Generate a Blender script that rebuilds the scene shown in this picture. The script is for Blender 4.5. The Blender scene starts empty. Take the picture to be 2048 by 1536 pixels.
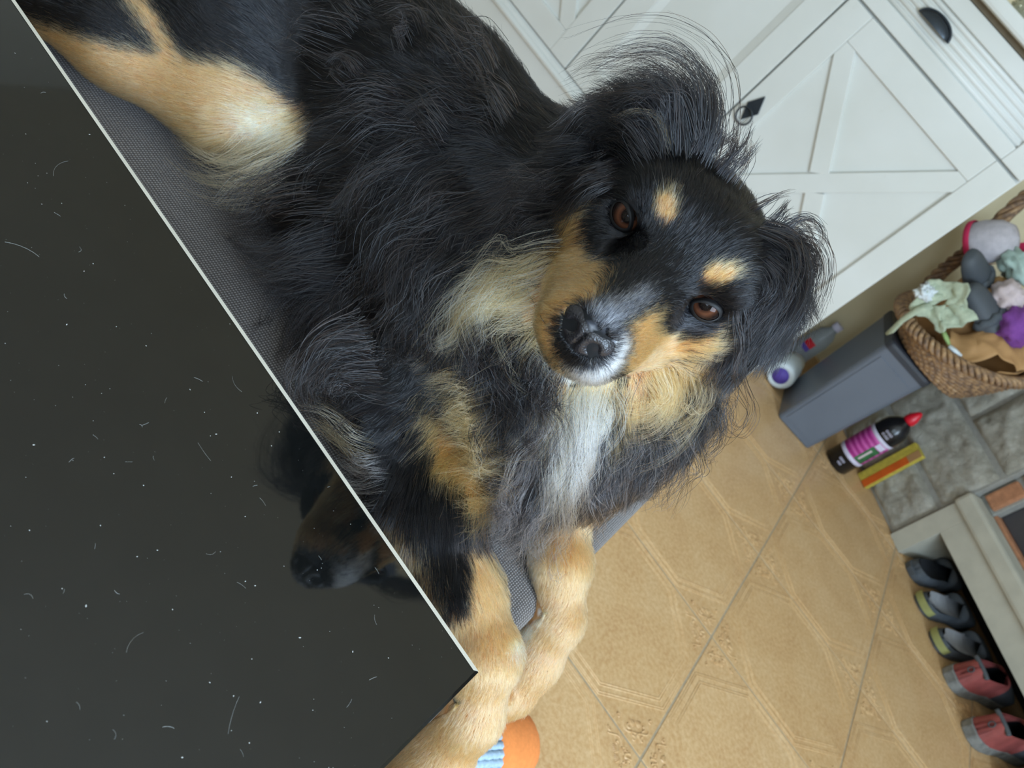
import bpy, bmesh, math, random
import numpy as np
from mathutils import Vector, Matrix, Euler, noise
from mathutils.bvhtree import BVHTree

random.seed(7)
rng = np.random.default_rng(7)
scene = bpy.context.scene
COL = scene.collection

# ------------------------------------------------------------------ camera
FPX = 1560.0                                  # focal length in pixels of the 2048 x 1536 frame
CAM = np.array([0.0, 0.0, 0.80])
# rows: image right, image down, view direction in world axes (X along the sideboard, Y away, Z up)
CR = np.array([[0.58813645, 0.51044889, 0.62732564],
               [0.79969908, -0.25124843, -0.54530322],
               [-0.12073484, 0.82238444, -0.55597387]])
cam = bpy.data.cameras.new('camera')
cam.sensor_width = 36.0
cam.lens = 36.0 * FPX / 2048.0
cam.clip_start = 0.02
cam.dof.use_dof = True
cam.dof.focus_distance = 0.50
cam.dof.aperture_fstop = 13.0
cam_ob = bpy.data.objects.new('camera', cam)
COL.objects.link(cam_ob)
m = Matrix.Identity(4)
for i in range(3):
    m[i][0] = CR[0][i]
    m[i][1] = -CR[1][i]
    m[i][2] = -CR[2][i]
    m[i][3] = CAM[i]
cam_ob.matrix_world = m
scene.camera = cam_ob

def ray(u, v):
    return CR.T @ np.array([(u - 1024) / FPX, (v - 768) / FPX, 1.0])

def at(u, v, axis, val):
    """point on the ray of a pixel where a world axis has a value"""
    d = ray(u, v)
    return CAM + d * ((val - CAM[axis]) / d[axis])

def project(P):
    q = (np.asarray(P) - CAM) @ CR.T
    return np.stack([q[..., 0] / q[..., 2] * FPX + 1024, q[..., 1] / q[..., 2] * FPX + 768], -1)

# ------------------------------------------------------------------ world, light, exposure
world = bpy.data.worlds.new('sky')
scene.world = world
world.use_nodes = True
wn = world.node_tree.nodes
wn['Background'].inputs['Color'].default_value = (0.62, 0.78, 1.0, 1)
wn['Background'].inputs['Strength'].default_value = 1.0

def area_light(name, loc, direction, sx, sy, energy, color):
    l = bpy.data.lights.new(name, 'AREA')
    l.shape = 'RECTANGLE'
    l.size = sx
    l.size_y = sy
    l.energy = energy
    l.color = color
    o = bpy.data.objects.new(name, l)
    COL.objects.link(o)
    o.location = loc
    o.rotation_euler = Vector(direction).to_track_quat('-Z', 'Z').to_euler()
    return o

# daylight entering by the two windows of the room
area_light('daylight_side_window', (1.80, -0.40, 1.38), (-1, 0.08, -0.08), 1.05, 1.30, 62, (0.60, 0.79, 1.0))
area_light('daylight_window', (0.42, -1.63, 1.62), (0, 1, -0.05), 0.72, 0.82, 14, (0.64, 0.81, 1.0))

vs = scene.view_settings
vs.view_transform = 'Standard'
vs.look = 'None'
vs.gamma = 1.0
vs.use_curve_mapping = False
vs.exposure = 0.62

# ------------------------------------------------------------------ materials
def srgb(r, g, b):
    f = lambda c: (c / 255 / 12.92) if c / 255 <= 0.04045 else ((c / 255 + 0.055) / 1.055) ** 2.4
    return (f(r), f(g), f(b), 1.0)

class N:
    """small node-tree helper"""
    def __init__(self, name):
        self.mat = bpy.data.materials.new(name)
        self.mat.use_nodes = True
        self.nt = self.mat.node_tree
        self.bsdf = self.nt.nodes['Principled BSDF']
        self.out = self.nt.nodes['Material Output']
    def n(self, kind, **kw):
        nd = self.nt.nodes.new(kind)
        for k, v in kw.items():
            setattr(nd, k, v)
        return nd
    def l(self, a, b):
        self.nt.links.new(a, b)
    def coords(self, which='Object', scale=(1, 1, 1), rot=(0, 0, 0)):
        tc = self.n('ShaderNodeTexCoord')
        mp = self.n('ShaderNodeMapping')
        mp.inputs['Scale'].default_value = scale
        mp.inputs['Rotation'].default_value = rot
        self.l(tc.outputs[which], mp.inputs['Vector'])
        return mp.outputs['Vector']
    def noise(self, vec, scale, detail=4, rough=0.55, dist=0.0):
        t = self.n('ShaderNodeTexNoise')
        t.inputs['Scale'].default_value = scale
        t.inputs['Detail'].default_value = detail
        t.inputs['Roughness'].default_value = rough
        t.inputs['Distortion'].default_value = dist
        self.l(vec, t.inputs['Vector'])
        return t.outputs['Fac']
    def ramp(self, fac, stops):
        r = self.n('ShaderNodeValToRGB')
        el = r.color_ramp.elements
        while len(el) > 1:
            el.remove(el[-1])
        el[0].position, el[0].color = stops[0]
        for p, c in stops[1:]:
            e = el.new(p)
            e.color = c
        self.l(fac, r.inputs['Fac'])
        return r.outputs['Color']
    def mix(self, fac, a, b):
        x = self.n('ShaderNodeMix', data_type='RGBA')
        for sock, val in ((x.inputs[0], fac), (x.inputs[6], a), (x.inputs[7], b)):
            if hasattr(val, 'links'):
                self.l(val, sock)
            else:
                sock.default_value = val
        return x.outputs[2]
    def bump(self, height, strength, dist):
        b = self.n('ShaderNodeBump')
        b.inputs['Strength'].default_value = strength
        b.inputs['Distance'].default_value = dist
        self.l(height, b.inputs['Height'])
        self.l(b.outputs['Normal'], self.bsdf.inputs['Normal'])
    def set(self, **kw):
        for k, v in kw.items():
            s = self.bsdf.inputs[k.replace('_', ' ')]
            if hasattr(v, 'links'):
                self.l(v, s)
            else:
                s.default_value = v
        return self

def plain(name, c, rough=0.5, var=0.12, scale=30, bump=0.0, bscale=120, **kw):
    """procedural colour with a little variation and relief"""
    m = N(name)
    v = m.coords()
    f = m.noise(v, scale)
    lo = tuple(x * (1 - var) for x in c[:3]) + (1,)
    hi = tuple(min(1, x * (1 + var)) for x in c[:3]) + (1,)
    m.set(Base_Color=m.ramp(f, [(0.3, lo), (0.7, hi)]), Roughness=rough, **kw)
    if bump:
        m.bump(m.noise(v, bscale, 3), bump, 0.002)
    return m.mat

M = {}
# painted cream furniture with faint brownish wear
m = N('cream_paint')
v = m.coords()
base = m.ramp(m.noise(v, 3.0, 3), [(0.3, srgb(214, 213, 204)), (0.7, srgb(226, 226, 220))])
wear = m.ramp(m.noise(v, 38, 6, 0.7), [(0.66, (0, 0, 0, 1)), (0.76, (0.32, 0.32, 0.32, 1))])
m.set(Base_Color=m.mix(wear, base, srgb(186, 178, 160)), Roughness=0.42)
m.bump(m.noise(v, 90, 4), 0.12, 0.001)
M['cream'] = m.mat
M['groove'] = plain('groove_shade', srgb(120, 104, 80), 0.7)  # shade under the sideboard top, as a brown colour
M['iron'] = plain('dark_iron', srgb(58, 64, 70), 0.38, Metallic=0.6)
# floor tile
m = N('tan_tile')
v = m.coords('Object')
oi = m.n('ShaderNodeObjectInfo')
a = m.noise(v, 9, 6, 0.65)
c1 = m.ramp(a, [(0.28, srgb(190, 144, 94)), (0.5, srgb(210, 168, 116)), (0.75, srgb(222, 186, 140))])
c2 = m.ramp(m.noise(v, 140, 3, 0.7), [(0.38, srgb(192, 148, 100)), (0.62, srgb(228, 196, 152))])
c3 = m.mix(0.42, c1, c2)
tint = m.ramp(oi.outputs['Random'], [(0.0, (0.94, 0.92, 0.88, 1)), (1.0, (1.0, 1.0, 1.0, 1))])
mm = m.n('ShaderNodeMix', data_type='RGBA', blend_type='MULTIPLY')
mm.inputs[0].default_value = 1.0
m.l(c3, mm.inputs[6])
m.l(tint, mm.inputs[7])
m.set(Base_Color=mm.outputs[2], Roughness=0.40)
m.bump(m.noise(v, 220, 4, 0.6), 0.16, 0.001)
M['tile'] = m.mat
M['grout'] = plain('grey_grout', srgb(168, 150, 124), 0.85, scale=60, bump=0.3)
# stone
m = N('grey_stone')
v = m.coords()
c = m.ramp(m.noise(v, 16, 8, 0.7, 0.6), [(0.25, srgb(136, 130, 116)), (0.5, srgb(172, 167, 153)), (0.75, srgb(204, 200, 188))])
m.set(Base_Color=c, Roughness=0.82)
m.bump(m.noise(v, 42, 8, 0.7, 1.2), 0.8, 0.010)
M['stone'] = m.mat
M['mortar'] = plain('stone_mortar', srgb(150, 148, 140), 0.9, scale=80, bump=0.4)
M['hearth'] = plain('beige_hearth', srgb(186, 182, 166), 0.75, 0.10, 14, 0.25, 80)
M['brick'] = plain('orange_brick', srgb(176, 122, 88), 0.85, 0.2, 60, 0.4)
M['dark_panel'] = plain('dark_firebox', srgb(62, 60, 62), 0.45, 0.2, 8)  # dark, slightly mottled colour of the firebox face
M['niche'] = plain('niche_shade', srgb(40, 38, 36), 0.9)  # shade of the recess under the hearth, put into the colour
M['wall'] = plain('cream_wall', srgb(222, 206, 168), 0.9, 0.05, 6, 0.2, 160)
M['wallw'] = plain('white_wall', srgb(222, 219, 208), 0.9, 0.05, 6, 0.2, 160)
M['ceil'] = plain('ceiling_paint', srgb(226, 222, 210), 0.9, 0.03, 6)
M['frame'] = plain('white_window_frame', srgb(230, 230, 226), 0.4, 0.03)
M['baseb'] = plain('tile_baseboard', srgb(196, 160, 110), 0.5, 0.12, 20)
# table
m = N('black_glass')
v = m.coords()
f = m.noise(v, 7, 5)
m.set(Base_Color=m.ramp(f, [(0.3, (0.0035, 0.004, 0.004, 1)), (0.7, (0.006, 0.0065, 0.0062, 1))]),
      Roughness=m.ramp(m.noise(v, 18, 6, 0.7), [(0.3, (0.025,) * 3 + (1,)), (0.8, (0.06,) * 3 + (1,))]), IOR=1.7)
M['glass'] = m.mat
M['edge'] = plain('edge_reflection', srgb(218, 211, 195), 0.35, 0.06)  # pale colour standing in for the reflection along the glass edge
M['dust'] = plain('pale_dust', srgb(196, 198, 196), 0.8)
M['chrome'] = plain('brushed_steel', srgb(150, 150, 152), 0.3, Metallic=0.9)
# upholstery: fine two-way weave
m = N('grey_weave')
v = m.coords()
def wave(axis, sc):
    w = m.n('ShaderNodeTexWave', wave_type='BANDS', bands_direction=axis)
    w.inputs['Scale'].default_value = sc
    w.inputs['Distortion'].default_value = 1.2
    w.inputs['Detail'].default_value = 2
    w.inputs['Detail Scale'].default_value = 2
    m.l(v, w.inputs['Vector'])
    return w.outputs['Fac']
mul = m.n('ShaderNodeMath', operation='MULTIPLY')
m.l(wave('X', 150), mul.inputs[0])
m.l(wave('Y', 110), mul.inputs[1])
ns = m.noise(v, 420, 3, 0.6)
add = m.n('ShaderNodeMath', operation='MULTIPLY_ADD')
m.l(ns, add.inputs[0])
add.inputs[1].default_value = 0.5
m.l(mul.outputs[0], add.inputs[2])
m.set(Base_Color=m.ramp(add.outputs[0], [(0.15, srgb(62, 56, 53)), (0.5, srgb(94, 87, 83)), (0.95, srgb(146, 140, 138))]), Roughness=0.95,
      Sheen_Weight=0.25)
m.bump(add.outputs[0], 0.5, 0.0008)
M['weave'] = m.mat
M['bin'] = plain('grey_blue_plastic', srgb(98, 104, 114), 0.30, 0.05, 6)
M['binlid'] = plain('dark_plastic', srgb(48, 51, 58), 0.4, 0.05, 6)
m = N('wicker')
v = m.coords()
c = m.ramp(m.noise(v, 60, 5, 0.7), [(0.25, srgb(78, 58, 44)), (0.45, srgb(132, 104, 80)), (0.6, srgb(172, 134, 92)), (0.78, srgb(190, 168, 142))])
m.set(Base_Color=c, Roughness=0.65)
m.bump(m.noise(m.coords(scale=(1, 1, 6)), 120, 3), 0.4, 0.002)
M['wicker'] = m.mat
M['paper'] = plain('brown_paper', srgb(182, 138, 88), 0.75, 0.1, 12)
M['lace'] = plain('pale_green_lace', srgb(176, 184, 158), 0.9, 0.15, 90, 0.6)
M['white'] = plain('white_cloth', srgb(220, 226, 226), 0.85, 0.06, 40)
M['grn'] = plain('light_green', srgb(150, 176, 110), 0.7)
M['darkgrey'] = plain('dark_grey_rubber', srgb(72, 76, 80), 0.6, 0.12, 20)
M['purple'] = plain('purple_felt', srgb(128, 70, 148), 0.95, 0.12, 80, 0.4)
M['hatgrey'] = plain('mottled_grey_cloth', srgb(186, 178, 180), 0.9, 0.12, 60)
M['crimson'] = plain('crimson_cloth', srgb(196, 34, 78), 0.8)
M['mint'] = plain('pale_mint_cloth', srgb(176, 196, 184), 0.9, 0.1, 50)
M['pinkish'] = plain('pale_pink_cloth', srgb(206, 188, 186), 0.9, 0.08, 50)
M['black'] = plain('black_plastic', srgb(22, 21, 23), 0.25, 0.1)
M['red'] = plain('red_cap', srgb(214, 22, 44), 0.35, 0.06)
m = N('magenta_label')
v = m.coords(scale=(1, 1, 1))
w = m.n('ShaderNodeTexWave', wave_type='BANDS', bands_direction='Z')
w.inputs['Scale'].default_value = 18
w.inputs['Distortion'].default_value = 3.0
m.l(v, w.inputs['Vector'])
m.set(Base_Color=m.ramp(w.outputs['Fac'], [(0.2, srgb(166, 46, 128)), (0.9, srgb(205, 92, 168))]), Roughness=0.45)
M['magenta'] = m.mat
M['labelw'] = plain('white_label', srgb(214, 208, 226), 0.5)
M['labelg'] = plain('green_label', srgb(52, 104, 62), 0.5, 0.4, 40)
M['orange'] = plain('orange_card', srgb(214, 96, 26), 0.6)
M['yellow'] = plain('yellow_card', srgb(196, 176, 70), 0.6, 0.25, 60)
M['clear'] = plain('clear_plastic', srgb(196, 202, 206), 0.2, 0.05)
N_ = bpy.data.materials['clear_plastic'].node_tree.nodes['Principled BSDF']
N_.inputs['Transmission Weight'].default_value = 0.55
N_.inputs['IOR'].default_value = 1.25
M['cobalt'] = plain('violet_print', srgb(92, 70, 160), 0.6)
M['clogblue'] = plain('slate_rubber', srgb(80, 85, 90), 0.75, 0.2, 30)
M['insole'] = plain('grey_insole', srgb(158, 158, 160), 0.85, 0.14, 40)
M['insoled'] = plain('black_insole', srgb(34, 36, 40), 0.9)
M['lime'] = plain('lime_rubber', srgb(150, 150, 92), 0.75, 0.15)
M['leather'] = plain('dusty_red_leather', srgb(150, 74, 70), 0.6, 0.2, 26, 0.2)
M['sole'] = plain('worn_grey_sole', srgb(126, 126, 122), 0.9, 0.3, 60, 0.4)
M['canvas'] = plain('pale_blue_canvas', srgb(138, 158, 180), 0.9, 0.15, 90)
M['sock'] = plain('light_blue_knit', srgb(166, 188, 206), 0.95, 0.14, 240, 0.4)
M['toe'] = plain('orange_knit', srgb(236, 140, 72), 0.95, 0.08, 200, 0.3)
M['denim'] = plain('dark_denim', srgb(48, 58, 82), 0.9, 0.2, 120)
M['silver'] = plain('mercury_glass', srgb(206, 204, 186), 0.12, 0.15, 90, 0.8, 160, Metallic=0.85)

# ------------------------------------------------------------------ mesh helpers
def link(name, mesh, mat, parent=None, smooth=False):
    o = bpy.data.objects.new(name, mesh)
    COL.objects.link(o)
    if mat is not None:
        mesh.materials.append(M[mat] if isinstance(mat, str) else mat)
    if smooth:
        for p in mesh.polygons:
            p.use_smooth = True
    if parent is not None:
        o.parent = parent
        if parent.name in WORLD:                   # children of this root are built in world coordinates
            o.matrix_parent_inverse = parent.matrix_basis.inverted()
    return o

WORLD = set()

class MB:
    """collects shapes, builds one mesh object"""
    def __init__(self):
        self.v = []
        self.f = []
    def add(self, verts, faces, mat=None):
        b = len(self.v)
        for p in verts:
            p = Vector(p)
            self.v.append(mat @ p if mat else p)
        self.f += [tuple(i + b for i in f) for f in faces]
        return self
    def box(self, lo, hi, bev=0.0, mat=None):
        bm = bmesh.new()
        bmesh.ops.create_cube(bm, size=1)
        for q in bm.verts:
            for i in range(3):
                q.co[i] = lo[i] if q.co[i] < 0 else hi[i]
        if bev:
            bmesh.ops.bevel(bm, geom=bm.edges[:], offset=bev, segments=2, affect='EDGES', profile=0.6)
        return self.bm(bm, mat)
    def bm(self, bm, mat=None):
        bm.verts.ensure_lookup_table()
        bm.verts.index_update()
        self.add([q.co for q in bm.verts], [[q.index for q in f.verts] for f in bm.faces], mat)
        bm.free()
        return self
    def prism(self, poly, d0, d1, fn, bev=0.0):
        """extrude a 2d outline; fn(x, y, d) gives the point"""
        bm = bmesh.new()
        a = [bm.verts.new(fn(x, y, d0)) for x, y in poly]
        b = [bm.verts.new(fn(x, y, d1)) for x, y in poly]
        n = len(poly)
        bm.faces.new(a[::-1])
        bm.faces.new(b)
        for i in range(n):
            bm.faces.new((a[i], a[(i + 1) % n], b[(i + 1) % n], b[i]))
        bmesh.ops.recalc_face_normals(bm, faces=bm.faces[:])
        if bev:
            bmesh.ops.bevel(bm, geom=bm.edges[:], offset=bev, segments=2, affect='EDGES', profile=0.6)
        return self.bm(bm)
    def tube(self, pts, rad, seg=8, closed=False, flat=1.0):
        pts = [Vector(p) for p in pts]
        n = len(pts)
        rs = rad if hasattr(rad, '__len__') else [rad] * n
        vs, fs = [], []
        up = Vector((0, 0, 1))
        prev = None
        for i, p in enumerate(pts):
            if closed:
                t = pts[(i + 1) % n] - pts[i - 1]
            else:
                t = pts[min(i + 1, n - 1)] - pts[max(i - 1, 0)]
            t.normalize()
            if prev is None:
                a = t.cross(up)
                if a.length < 0.1:
                    a = t.cross(Vector((1, 0, 0)))
            else:
                a = prev - t * prev.dot(t)
            a.normalize()
            prev = a
            b = t.cross(a)
            for k in range(seg):
                w = 2 * math.pi * k / seg
                vs.append(p + a * math.cos(w) * rs[i] + b * math.sin(w) * rs[i] * flat)
        for i in range(n if closed else n - 1):
            for k in range(seg):
                j = (i + 1) % n
                fs.append((i * seg + k, i * seg + (k + 1) % seg, j * seg + (k + 1) % seg, j * seg + k))
        if not closed:
            fs.append(tuple(range(seg))[::-1])
            fs.append(tuple((n - 1) * seg + k for k in range(seg)))
        return self.add(vs, fs)
    def lathe(self, prof, seg=32, mat=None, caps=True):
        vs, fs = [], []
        for r, z in prof:
            for k in range(seg):
                w = 2 * math.pi * k / seg
                vs.append((r * math.cos(w), r * math.sin(w), z))
        n = len(prof)
        for i in range(n - 1):
            for k in range(seg):
                fs.append((i * seg + k, i * seg + (k + 1) % seg, (i + 1) * seg + (k + 1) % seg, (i + 1) * seg + k))
        if caps:
            fs.append(tuple(range(seg))[::-1])
            fs.append(tuple((n - 1) * seg + k for k in range(seg)))
        return self.add(vs, fs, mat)
    def grid(self, fn, nu, nv, close_u=False):
        vs = [fn(i / (nu if close_u else nu - 1), j / (nv - 1)) for i in range(nu) for j in range(nv)]
        fs = []
        for i in range(nu if close_u else nu - 1):
            for j in range(nv - 1):
                i2 = (i + 1) % nu
                fs.append((i * nv + j, i2 * nv + j, i2 * nv + j + 1, i * nv + j + 1))
        return self.add(vs, fs)
    def mesh(self, name):
        me = bpy.data.meshes.new(name)
        me.from_pydata([tuple(p) for p in self.v], [], self.f)
        me.update()
        return me
    def build(self, name, mat, parent=None, smooth=False, weld=0.0):
        me = self.mesh(name)
        bm = bmesh.new()
        bm.from_mesh(me)
        if weld:
            bmesh.ops.remove_doubles(bm, verts=bm.verts[:], dist=weld)
            bmesh.ops.dissolve_degenerate(bm, edges=bm.edges[:], dist=1e-8)
        bmesh.ops.recalc_face_normals(bm, faces=bm.faces[:])
        bm.to_mesh(me)
        bm.free()
        return link(name, me, mat, parent, smooth)

def tag(o, label=None, cat=None, group=None, kind=None):
    if label: o['label'] = label
    if cat: o['category'] = cat
    if group: o['group'] = group
    if kind: o['kind'] = kind
    return o

def root(name, loc):
    o = empty(name, loc)
    WORLD.add(o.name)
    return o

def empty(name, loc=(0, 0, 0), rz=0.0):
    o = bpy.data.objects.new(name, None)
    COL.objects.link(o)
    o.empty_display_size = 0.05
    o.location = loc
    o.rotation_euler = (0, 0, rz)
    return o

def struct(name, mb, mat, parent=None):
    o = mb.build(name, mat, parent)
    if parent is None:
        o['kind'] = 'structure'
    return o

# ------------------------------------------------------------------ room shell
XL, XR, YF, YB, ZC = -2.6, 1.9, -1.72, 2.56, 2.5
TS, TX, TY = 0.340, 0.404, 0.880              # tile pitch and one grout crossing
floor = struct('floor', MB().box((XL, YF, -0.05), (XR, YB, -0.0011)), 'grout')

def octagon(off):
    """corner-cut outline of the tile relief, tile units -0.5..0.5"""
    a = 0.5 - off
    c = 0.195 - off * 0.42
    return [(a, -c), (a, c), (c, a), (-c, a), (-a, c), (-a, -c), (-c, -a), (c, -a)]

def ridge_loop(mb, poly, w, h, z0):
    """a low closed ridge along an outline"""
    n = len(poly)
    vs = []
    for i in range(n):
        p0, p1, p2 = Vector(poly[i - 1]), Vector(poly[i]), Vector(poly[(i + 1) % n])
        d1, d2 = (p1 - p0).normalized(), (p2 - p1).normalized()
        nrm = Vector((-(d1 + d2).y, (d1 + d2).x)).normalized()
        k = w / max(0.5, nrm.dot(Vector((-d1.y, d1.x))))
        for q, z in ((-k, 0), (0, h), (k, 0)):
            vs.append((p1.x + nrm.x * q, p1.y + nrm.y * q, z0 + z))
    fs = []
    for i in range(n):
        j = (i + 1) % n
        for k in range(2):
            fs.append((i * 3 + k, j * 3 + k, j * 3 + k + 1, i * 3 + k + 1))
    mb.add(vs, fs)

def strip(mb, pts, ws, h, z0):
    """a low raised stroke with a rounded top, tapering"""
    vs = []
    n = len(pts)
    for i in range(n):
        t = (Vector(pts[min(i + 1, n - 1)]) - Vector(pts[max(i - 1, 0)])).normalized()
        nn = Vector((-t.y, t.x))
        for q, z in ((-1, 0), (0, 1), (1, 0)):
            vs.append((pts[i][0] + nn.x * q * ws[i], pts[i][1] + nn.y * q * ws[i], z0 + z * h * (0.3 + 0.7 * ws[i] / max(ws))))
    fs = []
    for i in range(n - 1):
        for k in range(2):
            fs.append((i * 3 + k, (i + 1) * 3 + k, (i + 1) * 3 + k + 1, i * 3 + k + 1))
    mb.add(vs, fs)

half = TS / 2 - 0.0017
tile_mb = MB().box((-half, -half, -0.012), (half, half, 0.0), 0.0012)
tile_me = tile_mb.mesh('tile')
tile_me.materials.append(M['tile'])
rel = MB()
for off in (0.020, 0.031, 0.060, 0.072):
    ridge_loop(rel, [(x * TS, y * TS) for x, y in octagon(off)], 0.0014, 0.0013, -0.0001)
for sx in (1, -1):
    for sy in (1, -1):
        for sw in (0, 1):
            def P(x, y):
                if sw: x, y = y, x
                return (sx * (0.5 - x) * TS, sy * (0.5 - y) * TS)
            # a scroll running from the corner along the edge, with curled ends and leaves
            main = [P(0.035 + 0.15 * t, 0.05 + 0.022 * math.sin(t * 7.5)) for t in np.linspace(0, 1, 13)]
            strip(rel, main, [0.0022 * (1 - 0.6 * t) for t in np.linspace(0, 1, 13)], 0.0024, -0.0001)
            for cx, cy, r0, a0, da in ((0.075, 0.035, 0.016, 0.5, 4.6), (0.125, 0.062, 0.014, 3.4, 4.8), (0.185, 0.045, 0.012, 0, 5.0), (0.052, 0.085, 0.013, 1, 4.5)):
                sp = [P(cx + r0 * (1 - 0.75 * t) * math.cos(a0 + da * t), cy + r0 * (1 - 0.75 * t) * math.sin(a0 + da * t)) for t in np.linspace(0, 1, 9)]
                strip(rel, sp, [0.0018 * (1 - 0.5 * t) for t in np.linspace(0, 1, 9)], 0.0022, -0.0001)
            for q in range(5):
                an = 0.35 + q * 0.22
                lf = [P(0.10 + 0.012 * q * 0 + r * math.cos(an), 0.075 + r * math.sin(an) * 0.9) for r in (0.004, 0.018, 0.030, 0.040)]
                strip(rel, lf, [0.0006, 0.0020, 0.0016, 0.0003], 0.0022, -0.0001)
rel_me = rel.mesh('relief')
rel_me.materials.append(M['tile'])
for p in rel_me.polygons:
    p.use_smooth = True
i0, i1 = math.floor((XL - TX) / TS), math.ceil((XR - TX) / TS)
j0, j1 = math.floor((YF - TY) / TS), math.ceil((YB - TY) / TS)
for i in range(i0, i1):
    for j in range(j0, j1):
        t = bpy.data.objects.new('tile', tile_me)
        COL.objects.link(t)
        t.parent = floor
        t.location = (TX + (i + 0.5) * TS, TY + (j + 0.5) * TS, random.uniform(-0.0003, 0.0))
        t.rotation_euler = (random.gauss(0, 0.0012), random.gauss(0, 0.0012), random.choice((0, 1, 2, 3)) * math.pi / 2)
        if i >= -4 and j >= -1:
            r = bpy.data.objects.new('tile_relief', rel_me)
            COL.objects.link(r)
            r.parent = t

W = 0.12
struct('wall_back', MB().box((XL - W, YB, -0.05), (XR + W, YB + W, ZC)), 'wall')
struct('wall_left', MB().box((XL - W, YF, -0.05), (XL, YB, ZC)), 'wallw')
# right wall with a window opening
mb = MB()
mb.box((XR, YF, -0.05), (XR + W, -0.96, ZC)).box((XR, 0.16, -0.05), (XR + W, YB, ZC))
mb.box((XR, -0.96, 2.08), (XR + W, 0.16, ZC)).box((XR, -0.96, -0.05), (XR + W, 0.16, 0.68))
struct('wall_right', mb, 'wallw')
mb = MB()
mb.box((XL - W, YF - W, -0.05), (0.02, YF, ZC)).box((0.82, YF - W, -0.05), (XR + W, YF, ZC))
mb.box((0.02, YF - W, 2.07), (0.82, YF, ZC)).box((0.02, YF - W, -0.05), (0.82, YF, 1.17))
struct('wall_front', mb, 'wallw')
struct('ceiling', MB().box((XL - W, YF - W, ZC), (XR + W, YB + W, ZC + 0.1)), 'ceil')
def frame(name, pts, ax):
    mb = MB()
    (a0, a1), (z0, z1) = pts
    def bx(p0, p1, q0, q1):
        if ax == 'x':
            mb.box((p0, YF - 0.09, q0), (p1, YF - 0.03, q1), 0.004)
        else:
            mb.box((XR + 0.03, p0, q0), (XR + 0.09, p1, q1), 0.004)
    mid = (a0 + a1) / 2
    for p in (a0, mid - 0.03, a1 - 0.06):
        bx(p, p + 0.06, z0, z1)
    bx(a0, a1, z0, z0 + 0.06)
    bx(a0, a1, z1 - 0.06, z1)
    return struct(name, mb, 'frame')
frame('window_1', ((0.02, 0.82), (1.17, 2.07)), 'x')
frame('window_2', ((-0.96, 0.16), (0.68, 2.08)), 'y')
struct('baseboard_back', MB().box((0.11, YB - 0.012, 0.0), (0.30, YB, 0.075), 0.003), 'baseb')

# ------------------------------------------------------------------ sideboard
YS = 2.128                                     # front plane of the frames
sb = root('sideboard', (-0.69, 2.33, 0))
tag(sb, 'long cream painted sideboard with cross-braced doors and reeded drawers behind the dog', 'sideboard')
MB().box((-1.475, YS + 0.022, 0.03), (0.098, YB - 0.01, 0.945), 0.002).build('carcass', 'cream', sb)
MB().box((-1.485, YS + 0.004, 0.009), (0.104, YS + 0.05, 0.118), 0.004).build('plinth', 'cream', sb)
MB().box((0.075, YS + 0.03, 0.009), (0.104, YB - 0.02, 0.118), 0.004).build('plinth', 'cream', sb)
for x in (-1.45, 0.065):
    MB().box((x - 0.035, YS + 0.006, 0.0), (x + 0.037, YS + 0.07, 0.02), 0.003).build('foot', 'cream', sb)
def prof_strip(x0, x1):
    """ogee base moulding along the front"""
    pr = [(0.024, 0.112), (-0.010, 0.112), (-0.012, 0.119), (-0.006, 0.126), (0.000, 0.130), (0.004, 0.138), (0.010, 0.144), (0.024, 0.146)]
    return MB().prism(pr, x0, x1, lambda p, z, x: (x, YS + p, z))
prof_strip(-1.490, 0.110).build('base_moulding', 'cream', sb)
MB().box((-1.50, YS - 0.030, 0.952), (0.125, YB - 0.005, 0.984), 0.008).build('top', 'cream', sb)
MB().box((-1.48, YS + 0.012, 0.940), (0.102, YS + 0.1, 0.953), 0.001).build('top_gap', 'groove', sb)  # strip filling the gap under the top, its shade put into the colour

def slab(mb, x0, x1, z0, z1, y0=YS, th=0.02, bev=0.003):
    return mb.box((x0, y0, z0), (x1, y0 + th, z1), bev)

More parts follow.
